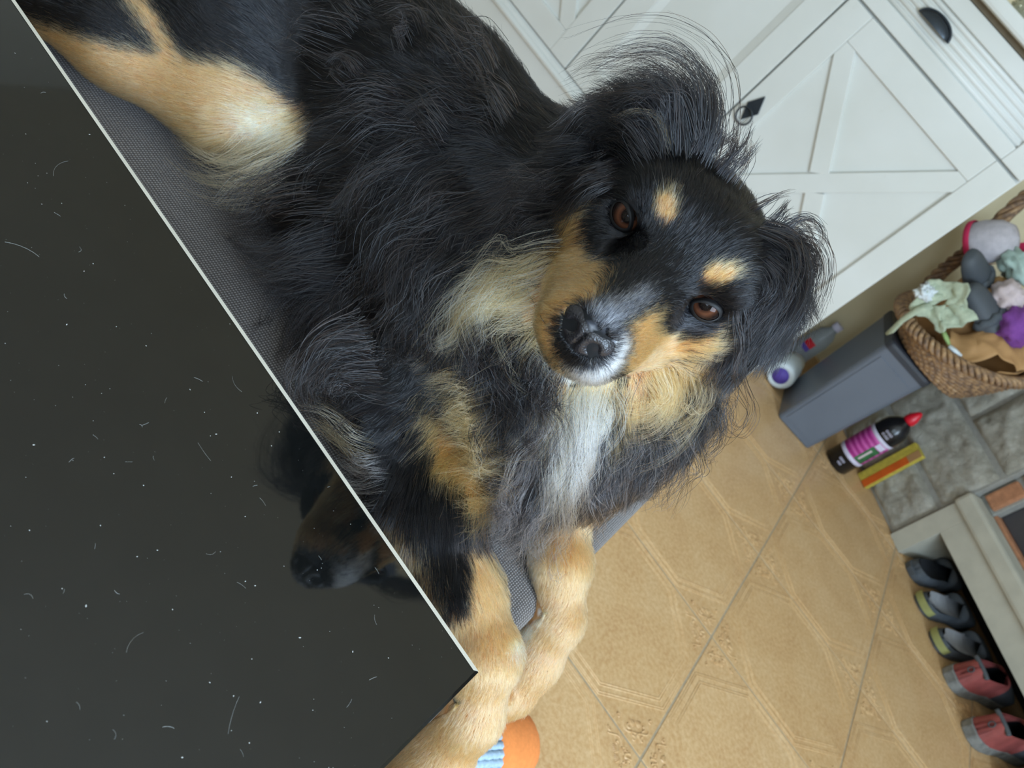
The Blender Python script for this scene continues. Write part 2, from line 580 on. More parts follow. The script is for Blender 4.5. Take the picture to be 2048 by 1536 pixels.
def door(x0, x1, z0, z1, braced):
    d = slab(MB(), x0 + 0.01, x1 - 0.01, z0 + 0.01, z1 - 0.01, YS + 0.011, 0.010, 0.0).build('door' if braced else 'centre_panel', 'cream', sb)
    wl = 0.070
    for xa, xb in ((x0, x0 + wl), (x1 - wl, x1)):
        slab(MB(), xa, xb, z0, z1).build('stile', 'cream', d)
    for za, zb in ((z0, z0 + wl), (z1 - wl, z1)):
        slab(MB(), x0 + wl, x1 - wl, za, zb, YS + 0.0008).build('rail', 'cream', d)
    ix0, ix1, iz0, iz1 = x0 + wl, x1 - wl, z0 + wl, z1 - wl
    if braced:
        w = 0.024
        cx, cz = (ix0 + ix1) / 2, (iz0 + iz1) / 2
        L = Vector((ix1 - ix0, iz1 - iz0))
        e = L.normalized()
        # one brace runs through, the other is made of two halves
        def brace(sgn, t0, t1):
            ex = Vector((e.x * sgn, e.y))
            nn = Vector((-ex.y, ex.x))
            c = Vector((cx, cz))
            ends = []
            poly = [c + ex * t0 + nn * w, c + ex * t0 - nn * w, c + ex * t1 - nn * w, c + ex * t1 + nn * w]
            poly = clip([(p.x, p.y) for p in poly], ix0, ix1, iz0, iz1)
            MB().prism(poly, YS + 0.0015, YS + 0.014, lambda x, z, y: (x, y, z), 0.0022).build('brace', 'cream', d)
        h = L.length / 2 + 0.03
        brace(1, -h, h)
        g = w / abs(2 * e.x * e.y) * 1.0
        brace(-1, g * 0.98, h)
        brace(-1, -h, -g * 0.98)
    else:
        b = 0.022
        f0 = [(ix0, iz0), (ix1, iz0), (ix1, iz1), (ix0, iz1)]
        f1 = [(ix0 + b, iz0 + b), (ix1 - b, iz0 + b), (ix1 - b, iz1 - b), (ix0 + b, iz1 - b)]
        vs = [(x, YS + 0.002, z) for x, z in f0] + [(x, YS + 0.0105, z) for x, z in f1]
        MB().add(vs, [(i, (i + 1) % 4, 4 + (i + 1) % 4, 4 + i) for i in range(4)]).build('bevel', 'cream', d)
    return d

def clip(poly, x0, x1, y0, y1):
    def cut(ps, inside, inter):
        out = []
        for i in range(len(ps)):
            a, b = ps[i - 1], ps[i]
            if inside(b):
                if not inside(a):
                    out.append(inter(a, b))
                out.append(b)
            elif inside(a):
                out.append(inter(a, b))
        return out
    def ix(v):
        return lambda a, b: (v, a[1] + (b[1] - a[1]) * (v - a[0]) / (b[0] - a[0]))
    def iy(v):
        return lambda a, b: (a[0] + (b[0] - a[0]) * (v - a[1]) / (b[1] - a[1]), v)
    poly = cut(poly, lambda p: p[0] >= x0, ix(x0))
    poly = cut(poly, lambda p: p[0] <= x1, ix(x1))
    poly = cut(poly, lambda p: p[1] >= y0, iy(y0))
    poly = cut(poly, lambda p: p[1] <= y1, iy(y1))
    return poly

rd = door(-0.476, 0.097, 0.149, 0.783, True)
ld = door(-1.473, -0.900, 0.149, 0.783, True)
door(-0.895, -0.481, 0.149, 0.783, False)

def ring_pull(x, z, parent):
    y = YS - 0.001
    p = [(0, 0.040), (0.021, 0.0), (0, -0.040), (-0.021, 0.0)]
    MB().prism(p, 0, 0.004, lambda a, b, c: (x + a, y - c, z + b), 0.001).build('handle_plate', 'iron', parent)
    mb = MB().tube([(x + 0.022 * math.sin(w), y - 0.007 - 0.004 * (1 + math.cos(w)), z - 0.026 + 0.022 * math.cos(w)) for w in np.linspace(0, 2 * math.pi, 25)[:-1]], 0.0026, 8, True)
    mb.build('ring', 'iron', parent, True)
ring_pull(-0.441, 0.463, rd)
ring_pull(-0.935, 0.463, ld)

def drawer(x0, x1):
    z0, z1 = 0.789, 0.938
    d = slab(MB(), x0 + 0.004, x1 - 0.004, z0 + 0.004, z1 - 0.004, YS + 0.009, 0.012, 0.0).build('drawer', 'cream', sb)
    px0, px1, pz0, pz1 = x0 + 0.066, x1 - 0.066, z0 + 0.036, z1 - 0.036
    slab(MB(), x0, px0, z0, z1).build('stile', 'cream', d)
    slab(MB(), px1, x1, z0, z1).build('stile', 'cream', d)
    slab(MB(), px0, px1, z0, pz0).build('rail', 'cream', d)
    slab(MB(), px0, px1, pz1, z1).build('rail', 'cream', d)
    nre = 5
    hh = (pz1 - pz0) / nre
    for k in range(nre):
        zc = pz0 + hh * (k + 0.5)
        pr = [(0.012 - 0.008 * math.sin(w), zc - hh * 0.47 * math.cos(w)) for w in np.linspace(0, math.pi, 7)]
        MB().prism(pr, px0, px1, lambda p, z, x: (x, YS + p, z)).build('reed', 'cream', d, True)
    # cup pull: half bowl, open downwards
    cx, cz, w, h, dp = (x0 + x1) / 2, 0.856, 0.045, 0.024, 0.020
    def bowl(sc):
        def fn(a, b):
            th, ph = math.pi * a, math.pi / 2 * b
            r = math.sin(ph)
            return (cx + w * sc * math.cos(th) * r ** 0.8, YS + 0.002 - dp * sc * math.cos(ph) ** 0.8 * 1.0, cz + h * sc * math.sin(th) * r)
        return fn
    mb = MB().grid(bowl(1.0), 25, 10).grid(bowl(0.93), 25, 10)
    mb.tube([(cx + (w + 0.003) * math.cos(t), YS - 0.001, cz + (h + 0.003) * math.sin(t)) for t in np.linspace(0, math.pi, 25)], 0.0028, 8)
    mb.build('cup_pull', 'iron', d, True)
drawer(-0.690, 0.097)
drawer(-1.473, -0.693)

# mercury-glass votive on the sideboard
VX = float(at(2046, 40, 1, 2.21)[0])
vo = root('votive_glass', (VX, 2.21, 0.984))
tag(vo, 'glittering silver mercury glass votive on top of the cream sideboard', 'candle holder')
pr = [(0.030, 0.0), (0.040, 0.006), (0.050, 0.03), (0.054, 0.06), (0.050, 0.085), (0.046, 0.092), (0.042, 0.088), (0.046, 0.06), (0.040, 0.02), (0.0, 0.012)]
T_ = Matrix.Translation((VX, 2.21, 0.984))
MB().lathe(pr, 28, T_, False).build('bowl', 'silver', vo, True)
mb = MB()
for k in range(7):
    for q in range(14):
        w = 2 * math.pi * (q + 0.5 * (k % 2)) / 14
        z = 0.014 + k * 0.011
        r = np.interp(z, [0.0, 0.03, 0.06, 0.09], [0.036, 0.050, 0.054, 0.048])
        c = Vector((r * math.cos(w), r * math.sin(w), z))
        s = 0.006
        mb.add([c + Vector(d) * s for d in ((1, 0, 0), (-1, 0, 0), (0, 1, 0), (0, -1, 0), (0, 0, 1), (0, 0, -1))],
               [(0, 2, 4), (2, 1, 4), (1, 3, 4), (3, 0, 4), (2, 0, 5), (1, 2, 5), (3, 1, 5), (0, 3, 5)], T_)
mb.build('facets', 'silver', vo)

# ------------------------------------------------------------------ corner fireplace
FA = np.array([0.579, 2.407, 0.0])
FT = np.array([0.75751498, -0.65281778, 0.0])
FN = np.array([-0.65281778, -0.75751498, 0.0])
def F(s, o, z):
    return Vector(FA + FT * s + FN * o + np.array([0, 0, z]))
FM = Matrix(((FT[0], FN[0], 0, FA[0]), (FT[1], FN[1], 0, FA[1]), (0, 0, 1, 0), (0, 0, 0, 1)))   # local s, o, z
fire = root('corner_fireplace', F(0.4, -0.2, 0))
tag(fire, 'corner fireplace of rough grey stone blocks with beige hearth and brick edging', 'fireplace')
def fbox(name, mat, lo, hi, bev=0.003):
    return MB().box(lo, hi, bev, FM).build(name, mat, fire)
fbox('stone_backing', 'mortar', (-0.20, -0.30, 0.0), (0.176, -0.012, 1.30))
rows = [0.0, 0.154, 0.332, 0.505, 0.68, 0.86, 1.04, 1.22]
for k in range(len(rows) - 1):
    cuts = [-0.20, 0.174] if k % 2 == 0 else [-0.20, 0.174]
    if k == 2: cuts = [-0.20, -0.02, 0.174]
    if k == 3: cuts = [-0.20, 0.06, 0.174]
    for q in range(len(cuts) - 1):
        s0, s1, z0, z1 = cuts[q] + 0.006, cuts[q + 1] - 0.004, rows[k] + 0.006, rows[k + 1] - 0.006
        sd = 3.7 * k + 11 * q
        def face(a, b):
            e = min(a, 1 - a, b, 1 - b)
            edge = min(1, e * 9) ** 0.6
            p = Vector(((s0 + (s1 - s0) * a) * 22, (z0 + (z1 - z0) * b) * 34, sd))
            hgt = 0.011 * noise.fractal(p * 0.55, 0.9, 2.1, 4) + 0.004 * noise.noise(p * 1.9)
            return F(s0 + (s1 - s0) * a, -0.014 + (0.016 + hgt) * edge, z0 + (z1 - z0) * b)
        mb = MB().grid(face, 40, 20)
        mb.box((s0, -0.03, z0), (s1, -0.0145, z1), 0, FM)
        mb.build('stone_block', 'stone', fire, True)
fbox('hearth_pier', 'hearth', (0.180, -0.34, 0.0), (0.2364, 0.004, 0.200), 0.001)
fbox('hearth_front', 'hearth', (0.2365, -0.34, 0.126), (1.30, 0.004, 0.200), 0.001)
fbox('hearth_ledge', 'hearth', (0.176, -0.34, 0.2005), (1.32, 0.018, 0.252), 0.010)
fbox('niche_back', 'niche', (0.2365, -0.36, 0.0), (1.30, -0.341, 0.126))
fbox('firebox_frame', 'mortar', (0.176, -0.34, 0.2525), (0.238, -0.042, 1.22), 0.003)
for k in range(9):
    z0 = 0.262 + k * 0.105
    fbox('brick', 'brick', (0.184, -0.06, z0), (0.230, -0.030, z0 + 0.092), 0.006)
fbox('hearth_inner', 'brick', (0.238, -0.34, 0.2525), (1.30, -0.050, 0.262), 0.002)
fbox('firebox', 'dark_panel', (0.238, -0.34, 0.2625), (1.30, -0.075, 1.10), 0.003)
fbox('chimney_breast', 'mortar', (0.1765, -0.34, 1.221), (1.32, -0.01, 1.30), 0.003)

# ------------------------------------------------------------------ slim waste bin
bn = root('waste_bin', (0.30, 2.26, 0))
tag(bn, 'slim grey plastic waste bin standing between sideboard and stone fireplace', 'bin')
FL, FR_, BL = np.array([0.247, 2.159]), np.array([0.373, 2.183]), np.array([0.206, 2.362])
def binpt(a, b, z, k=0.0):
    g = 1 + 0.17 * z / 0.37 - k
    c = (FR_ + BL) / 2
    p = c + ((FR_ - FL) * (a - 0.5) + (BL - FL) * (b - 0.5)) * g
    return (p[0], p[1], z)
def rrect(r=0.10, r2=0.06, n=5):
    out = []
    for cx, cy, a0 in ((1 - r, 1 - r2, 0), (r, 1 - r2, 90), (r, r2, 180), (1 - r, r2, 270)):
        for k in range(n):
            w = math.radians(a0 + 90 * k / (n - 1))
            out.append((cx + r * math.cos(w), cy + r2 * math.sin(w)))
    return out
RR = rrect()
def loft(levels, close_top=True):
    vs, fs = [], []
    n = len(RR)
    for z, k in levels:
        vs += [binpt(a, b, z, k) for a, b in RR]
    for i in range(len(levels) - 1):
        for q in range(n):
            fs.append((i * n + q, i * n + (q + 1) % n, (i + 1) * n + (q + 1) % n, (i + 1) * n + q))
    fs.append(tuple(range(n))[::-1])
    fs.append(tuple((len(levels) - 1) * n + q for q in range(n)))
    return MB().add(vs, fs)
loft([(0.0, 0.03), (0.004, 0.0), (0.20, 0.0), (0.345, 0.0)]).build('bin_body', 'bin', bn)
loft([(0.345, -0.025), (0.358, -0.03), (0.366, -0.02), (0.370, 0.02)]).build('rim', 'binlid', bn)
# narrow panel raised on the face towards the room
vs = [binpt(a, -0.012 if fr else 0.02, z) for fr in (1, 0) for a, z in ((0.12, 0.02), (0.88, 0.02), (0.88, 0.32), (0.12, 0.32))]
MB().add(vs, [(0, 1, 2, 3), (0, 4, 5, 1), (1, 5, 6, 2), (2, 6, 7, 3), (3, 7, 4, 0)]).build('front_panel', 'bin', bn)

# ------------------------------------------------------------------ wicker basket on the bin
BC = np.array([0.345, 2.250])
BA, BB = 0.165, 0.168                              # half axes at the rim
bk = root('wicker_basket', (BC[0], BC[1], 0.37))
tag(bk, 'round brown wicker basket lined with brown paper resting on the grey bin', 'basket')
BZ = 0.372
def bpt(w, h, out=0.0):
    """w angle (0 = end towards -x), h 0..1 up the wall; the rim is tilted"""
    k = 0.62 + 0.38 * h ** 0.75
    x = BC[0] - (BA * k + out) * math.cos(w)
    y = BC[1] + (BB * k + out) * math.sin(w)
    zt = 0.428 + 0.35 * (x - 0.2) + 0.20 * (y - 2.2)
    return Vector((x, y, BZ + 0.006 + (zt - BZ - 0.006) * h))
mb = MB()
nring, nst = 11, 40
for r in range(nring):
    h = (r + 0.4) / nring
    pts = []
    for q in range(nst * 2):
        w = 2 * math.pi * q / (nst * 2)
        ph = (q + r) % 2
        pts.append(bpt(w, h, 0.0032 * (1 if (q // 1 + r) % 2 else -1)))
    mb.tube(pts, 0.0068, 6, True)
for q in range(nst):
    w = 2 * math.pi * (q + 0.5) / nst
    mb.tube([bpt(w, h) for h in (0.0, 0.35, 0.7, 1.0)], 0.003, 5)
mb.add([bpt(2 * math.pi * q / 40, 0.02) for q in range(40)], [tuple(range(40))])
tag(mb.build('weave', 'wicker', bk, True), kind='stuff')
mb = MB()
for k in range(4):                                 # plaited rim
    pts = []
    for q in range(220):
        w = 2 * math.pi * q / 220
        a = w * 17 + k * math.pi / 2
        p = bpt(w, 1.0, 0.012 * math.cos(a))
        p.z += 0.010 * math.sin(a)
        pts.append(p)
    mb.tube(pts, 0.0064, 6, True)
mb.build('rim', 'wicker', bk, True)
mb = MB()
hp = [at(1838, 600, 1, 2.39), at(1855, 572, 1, 2.40), at(1890, 537, 1, 2.41), at(1930, 507, 1, 2.42), at(1985, 454, 1, 2.42), at(2048, 396, 1, 2.41), (0.165, 2.40, 0.86), (0.25, 2.37, 0.95), (0.38, 2.32, 0.91), (0.47, 2.29, 0.74), (0.50, 2.27, 0.56)]
hp = [Vector(p) for p in hp]
for k in range(6):                                 # twisted handle rising from the back of the rim
    pts = []
    for q in range(90):
        t = q / 89 * (len(hp) - 1)
        i = min(int(t), len(hp) - 2)
        p = hp[i].lerp(hp[i + 1], t - i)
        a = q * 0.30 + k * 1.047
        pts.append(p + Vector((0.013 * math.cos(a), 0.011 * math.sin(a), 0.013 * math.sin(a))))
    mb.tube(pts, 0.0068, 6)
mb.build('handle', 'wicker', bk, True)

def crumple(name, mat, fn, nu, nv, amp, sc, parent=None, th=0.0015, seed=0.0):
    """a cloth or paper sheet: a parametric patch with folds and real thickness"""
    mb = MB()
    def g(a, b):
        p = Vector(fn(a, b))
        q = Vector((p.x * sc + seed, p.y * sc, p.z * sc))
        return p + Vector((noise.noise(q), noise.noise(q + Vector((7, 3, 1))), noise.noise(q + Vector((2, 9, 5))))) * amp
    mb.grid(g, nu, nv)
    o = mb.build(name, mat, parent, True)
    md = o.modifiers.new('thickness', 'SOLIDIFY')
    md.thickness = th
    return o
# paper liner following the inside of the wall
crumple('paper_liner', 'paper', lambda a, b: bpt(-3.1 + 6.2 * a, 0.10 + 0.98 * b + 0.06 * math.sin(a * 27), -0.020 - 0.008 * math.sin(19 * a) ** 2), 70, 12, 0.010, 30, bk)
def lump(name, mat, c, r, amp, sc, label=None, cat=None, rot=(0, 0, 0), seed=0.0, group=None):
    """a soft folded lump of cloth"""
    mb = MB()
    R = Euler(rot).to_matrix()
    def g(a, b):
        th, ph = 2 * math.pi * a, math.pi * b
        d = Vector((math.sin(ph) * math.cos(th), math.sin(ph) * math.sin(th), math.cos(ph)))
        k = 1 + amp * noise.fractal(d * sc + Vector((seed, 0, 0)), 1.0, 2.0, 3)
        return Vector(c) + R @ Vector((d.x * r[0] * k, d.y * r[1] * k, d.z * r[2] * k))
    mb.grid(g, 28, 18, True)
    o = mb.build(name, mat, None, True, 1e-6)
    if label: tag(o, label, cat, group)
    return o
def at_y(u, v, y):
    return at(u, v, 1, y)
# things in the basket, bottom to top
lump('paper_bag', 'paper', (0.315, 2.300, 0.510), (0.092, 0.088, 0.128), 0.30, 2.6, 'stuffed brown paper bag filling the back of the wicker basket', 'bag', seed=21)
lump('purple_felt', 'purple', at_y(2032, 650, 2.21), (0.052, 0.055, 0.045), 0.35, 2.2, 'purple felt cloth crumpled in the wicker basket', 'cloth', seed=3)
def slipper(name, label, u, v, y, rot):
    c = at_y(u, v, y)
    r = empty(name, tuple(c))
    r.rotation_euler = rot
    tag(r, label, 'slipper', 'grey slippers in the wicker basket')
    mb = MB().grid(lambda a, b: Vector((0.105 * (-math.cos(math.pi * b)) * 1.0, (0.040 + 0.008 * (0.5 - b)) * math.sin(math.pi * b) ** 0.6 * math.cos(math.pi * 2 * a), 0.034 * math.sin(math.pi * b) ** 0.5 * math.sin(math.pi * 2 * a) * (1 if a < 0.5 else 0.45))), 24, 20, True)
    mb.build('shell', 'darkgrey', r, True)
    mb = MB().tube([(-0.01 + 0.004 * math.sin(t * 9), 0.043 * math.cos(t), 0.036 * math.sin(t)) for t in np.linspace(-0.2, math.pi + 0.2, 16)], 0.007, 6, False, 1.6)
    mb.build('strap', 'clogblue', r, True)
    return r
slipper('grey_slipper', 'dark grey rubber slipper in the basket under the red and grey hat', 1952, 562, 2.27, (0.9, 0.3, 0.75))
slipper('grey_slipper', 'dark grey rubber slipper in the basket next to the purple felt', 1978, 640, 2.21, (0.7, 0.15, 0.25))
hat = root('knitted_hat', tuple(at_y(1985, 480, 2.33)))
tag(hat, 'grey mottled hat with crimson lining and edges in the wicker basket', 'hat')
c = Vector(at_y(1990, 482, 2.33))
mb = MB()
Rh = Euler((0.5, 0.35, 0.4)).to_matrix()
pr = [(0.052, -0.055), (0.056, -0.02), (0.050, 0.02), (0.034, 0.045), (0.0, 0.055)]
MB().lathe(pr, 24, Matrix.Translation(c) @ Rh.to_4x4(), False).build('crown', 'hatgrey', hat, True)
MB().lathe([(0.0525, -0.056), (0.0585, -0.054), (0.0600, -0.044), (0.0570, -0.040)], 24, Matrix.Translation(c) @ Rh.to_4x4(), False).build('band', 'crimson', hat, True)
MB().lathe([(0.048, -0.056), (0.046, -0.03), (0.0, -0.02)], 24, Matrix.Translation(c) @ Rh.to_4x4(), False).build('lining', 'crimson', hat, True)
mb = MB()
for t in (-0.5, 0.6):
    mb.grid(lambda a, b: c + Rh @ Vector((0.058 * math.cos(t + 0.5 * (a - 0.5)), 0.058 * math.sin(t + 0.5 * (a - 0.5)), -0.03 + 0.09 * b)), 6, 8)
mb.build('ear_flap', 'crimson', hat, True)
lump('mint_cloth', 'mint', at_y(2038, 535, 2.31), (0.055, 0.06, 0.035), 0.35, 2.4, 'pale mint cloth bundled at the back of the wicker basket', 'cloth', seed=9)
lump('pink_cloth', 'pinkish', at_y(2015, 592, 2.23), (0.038, 0.045, 0.036), 0.3, 2.2, 'pale pink cloth hanging over the grey slippers in the basket', 'cloth', seed=13)
# paper folded over the near rim
crumple('brown_paper', 'paper', lambda a, b: Vector(at_y(1898 + 170 * a, 662 + 62 * b + 20 * a - 14 * math.sin(3.1 * a) + 6 * math.sin(9 * a), 2.17 + 0.10 * a * a - 0.065 * b)) + Vector((0, 0, -0.0)), 34, 10, 0.016, 30, None, 0.002)
tag(bpy.data.objects['brown_paper'], 'crumpled brown paper folded over the front rim of the basket', 'paper')
# lace ornament draped over the end of the basket
lc = root('lace_ornament', tuple(at_y(1880, 610, 2.14)))
tag(lc, 'pale green lace rag with white rosette hanging over the end of the basket', 'ornament')
def lacefn(a, b):
    w = 2 * math.pi * a
    r = 0.012 + 0.058 * b * (1 + 0.18 * math.sin(5 * w))
    p = Vector(at_y(1888, 608, 2.125))
    return p + Vector((r * math.cos(w) * 0.9, -0.012 * b + 0.012 * math.sin(3 * w) * b, r * math.sin(w) * 0.85 + 0.010 * math.sin(4 * w)))
crumple('lace', 'lace', lacefn, 40, 9, 0.010, 60, lc, 0.0016)
p0 = [Vector(at_y(u, v, y)) for u, v, y in ((1862, 610, 2.11), (1835, 620, 2.10), (1805, 640, 2.10), (1785, 660, 2.11), (1772, 668, 2.12))]
MB().tube(p0, [0.012, 0.010, 0.008, 0.009, 0.004], 8, False, 0.5).build('tail', 'lace', lc, True)
lp = lump('rosette', 'white', at_y(1850, 585, 2.11), (0.019, 0.014, 0.019), 0.7, 3.4, seed=5)
lp.parent = lc
lp.matrix_parent_inverse = lc.matrix_basis.inverted()
for k, (mt, u0, v0, u1, v1) in enumerate((('grn', 1886, 662, 1898, 688), ('white', 1898, 692, 1922, 712))):
    MB().tube([at_y(u0, v0, 2.11), at_y((u0 + u1) / 2, (v0 + v1) / 2, 2.108), at_y(u1, v1, 2.11)], [0.011, 0.012, 0.008], 8, False, 0.5).build('ribbon', mt, lc, True)

# ------------------------------------------------------------------ oil bottle, card box, plastic wares
P0 = at(1670, 926, 2, 0.0)
bt = root('oil_bottle', (P0[0], P0[1], 0))
tag(bt, 'black bottle with magenta label and red pointed cap beside the grey bin', 'bottle')
TB = Matrix.Translation((P0[0], P0[1], 0))
def lat(name, mat, pr, par=bt, seg=32, caps=False):
    return MB().lathe(pr, seg, TB, caps).build(name, mat, par, True)
lat('body', 'black', [(0.0, 0.0), (0.036, 0.0), (0.041, 0.006), (0.041, 0.185), (0.038, 0.203), (0.026, 0.222), (0.015, 0.232), (0.0135, 0.236), (0.0, 0.236)])
lab = lat('label', 'magenta', [(0.0412, 0.064), (0.0417, 0.066), (0.0417, 0.150), (0.0412, 0.152)])
lat('label_band', 'labelw', [(0.0413, 0.150), (0.0421, 0.151), (0.0421, 0.160), (0.0413, 0.161)])
lat('label_band', 'labelw', [(0.0413, 0.052), (0.0421, 0.053), (0.0421, 0.063), (0.0413, 0.064)])
lat('cap', 'red', [(0.0, 0.232), (0.0165, 0.233), (0.0175, 0.240), (0.016, 0.252), (0.009, 0.268), (0.004, 0.275), (0.0, 0.276)])
def patch(name, mat, a0, a1, z0, z1, r=0.0424):
    MB().grid(lambda a, b: TB @ Vector((r * math.cos(a0 + (a1 - a0) * a), r * math.sin(a0 + (a1 - a0) * a), z0 + (z1 - z0) * b)), 8, 3).build(name, mat, bt, True)
fc = math.atan2(-P0[1], -P0[0])                   # angle of the side facing the room
patch('label_picture', 'labelg', fc + 0.30, fc + 1.05, 0.066, 0.130)
patch('label_text', 'labelw', fc + 0.35, fc + 1.0, 0.132, 0.149)
patch('label_flower', 'pinkish', fc + 0.45, fc + 0.60, 0.074, 0.118, 0.0428)
for a, z in ((-0.1, 0.172), (0.12, 0.172), (0.30, 0.172), (-0.1, 0.184), (0.12, 0.184), (0.30, 0.184), (0.05, 0.024), (0.22, 0.024), (0.05, 0.036), (0.22, 0.036), (-0.1, 0.036)):
    w = fc + a
    mb = MB().tube([TB @ (Vector((0.0408 * math.cos(w), 0.0408 * math.sin(w), z)) + Vector((-0.0030 * math.sin(w) * math.cos(q), 0.0030 * math.cos(w) * math.cos(q), 0.0030 * math.sin(q)))) for q in np.linspace(0, 6.283, 11)[:-1]], 0.0009, 5, True)
    mb.build('tactile_dot', 'labelw', bt, True)
cb = root('card_box', (0.53, 2.30, 0))
tag(cb, 'thin orange and yellow card box leaning beside the black oil bottle', 'box')
b0 = at(1722, 958, 2, 0.004)
RB = Matrix.Translation((b0[0], b0[1], 0.0)) @ Matrix.Rotation(-0.715, 4, 'Z')
MB().box((-0.020, 0.0, 0.001), (0.028, 0.020, 0.190), 0.001, RB).build('box', 'yellow', cb)
MB().box((0.006, -0.0012, 0.002), (0.0285, 0.0, 0.150), 0.0003, RB).build('print', 'orange', cb)
MB().box((0.006, -0.0012, 0.1502), (0.0285, 0.0, 0.189), 0.0003, RB).build('print', 'paper', cb)
# white canister lying between sideboard and bin, water bottle behind it
wc = root('white_canister', tuple(at(1560, 770, 2, 0.0)))
tag(wc, 'white plastic canister with violet end lying between sideboard and grey bin', 'canister')
e0, e1 = Vector((0.166, 2.262, 0.043)), Vector((0.165, 2.44, 0.043))
ax = (e1 - e0)
RM = Matrix.Translation(e0) @ ax.to_track_quat('Z', 'Y').to_matrix().to_4x4()
MB().lathe([(0.0, 0.004), (0.026, 0.004), (0.030, 0.0), (0.038, 0.003), (0.0415, 0.012), (0.0415, 0.10), (0.034, 0.125), (0.036, 0.17), (0.0, 0.175)], 24, RM, False).build('body', 'white', wc, True)
MB().lathe([(0.0, 0.0015), (0.024, 0.0015), (0.024, 0.004), (0.0, 0.004)], 24, RM, False).build('violet_disc', 'cobalt', wc, True)
pb = root('water_bottle', (0.225, 2.475, 0))
tag(pb, 'clear plastic water bottle with red and blue label behind the white canister', 'bottle')
TP = Matrix.Translation((0.158, 2.497, 0))
MB().lathe([(0.0, 0.0), (0.030, 0.0), (0.034, 0.008), (0.034, 0.13), (0.028, 0.16), (0.014, 0.18), (0.014, 0.195), (0.0, 0.195)], 24, TP, False).build('body', 'clear', pb, True)
MB().grid(lambda a, b: TP @ Vector((0.0345 * math.cos(-2.3 + 0.9 * a), 0.0345 * math.sin(-2.3 + 0.9 * a), 0.10 + 0.022 * b)), 8, 2).build('label', 'red', pb, True)
MB().grid(lambda a, b: TP @ Vector((0.0345 * math.cos(-2.3 + 0.9 * a), 0.0345 * math.sin(-2.3 + 0.9 * a), 0.085 + 0.0145 * b)), 8, 2).build('label', 'cobalt', pb, True)
MB().lathe([(0.015, 0.188), (0.0155, 0.19), (0.0155, 0.206), (0.0, 0.207)], 20, TP, False).build('cap', 'labelw', pb, True)

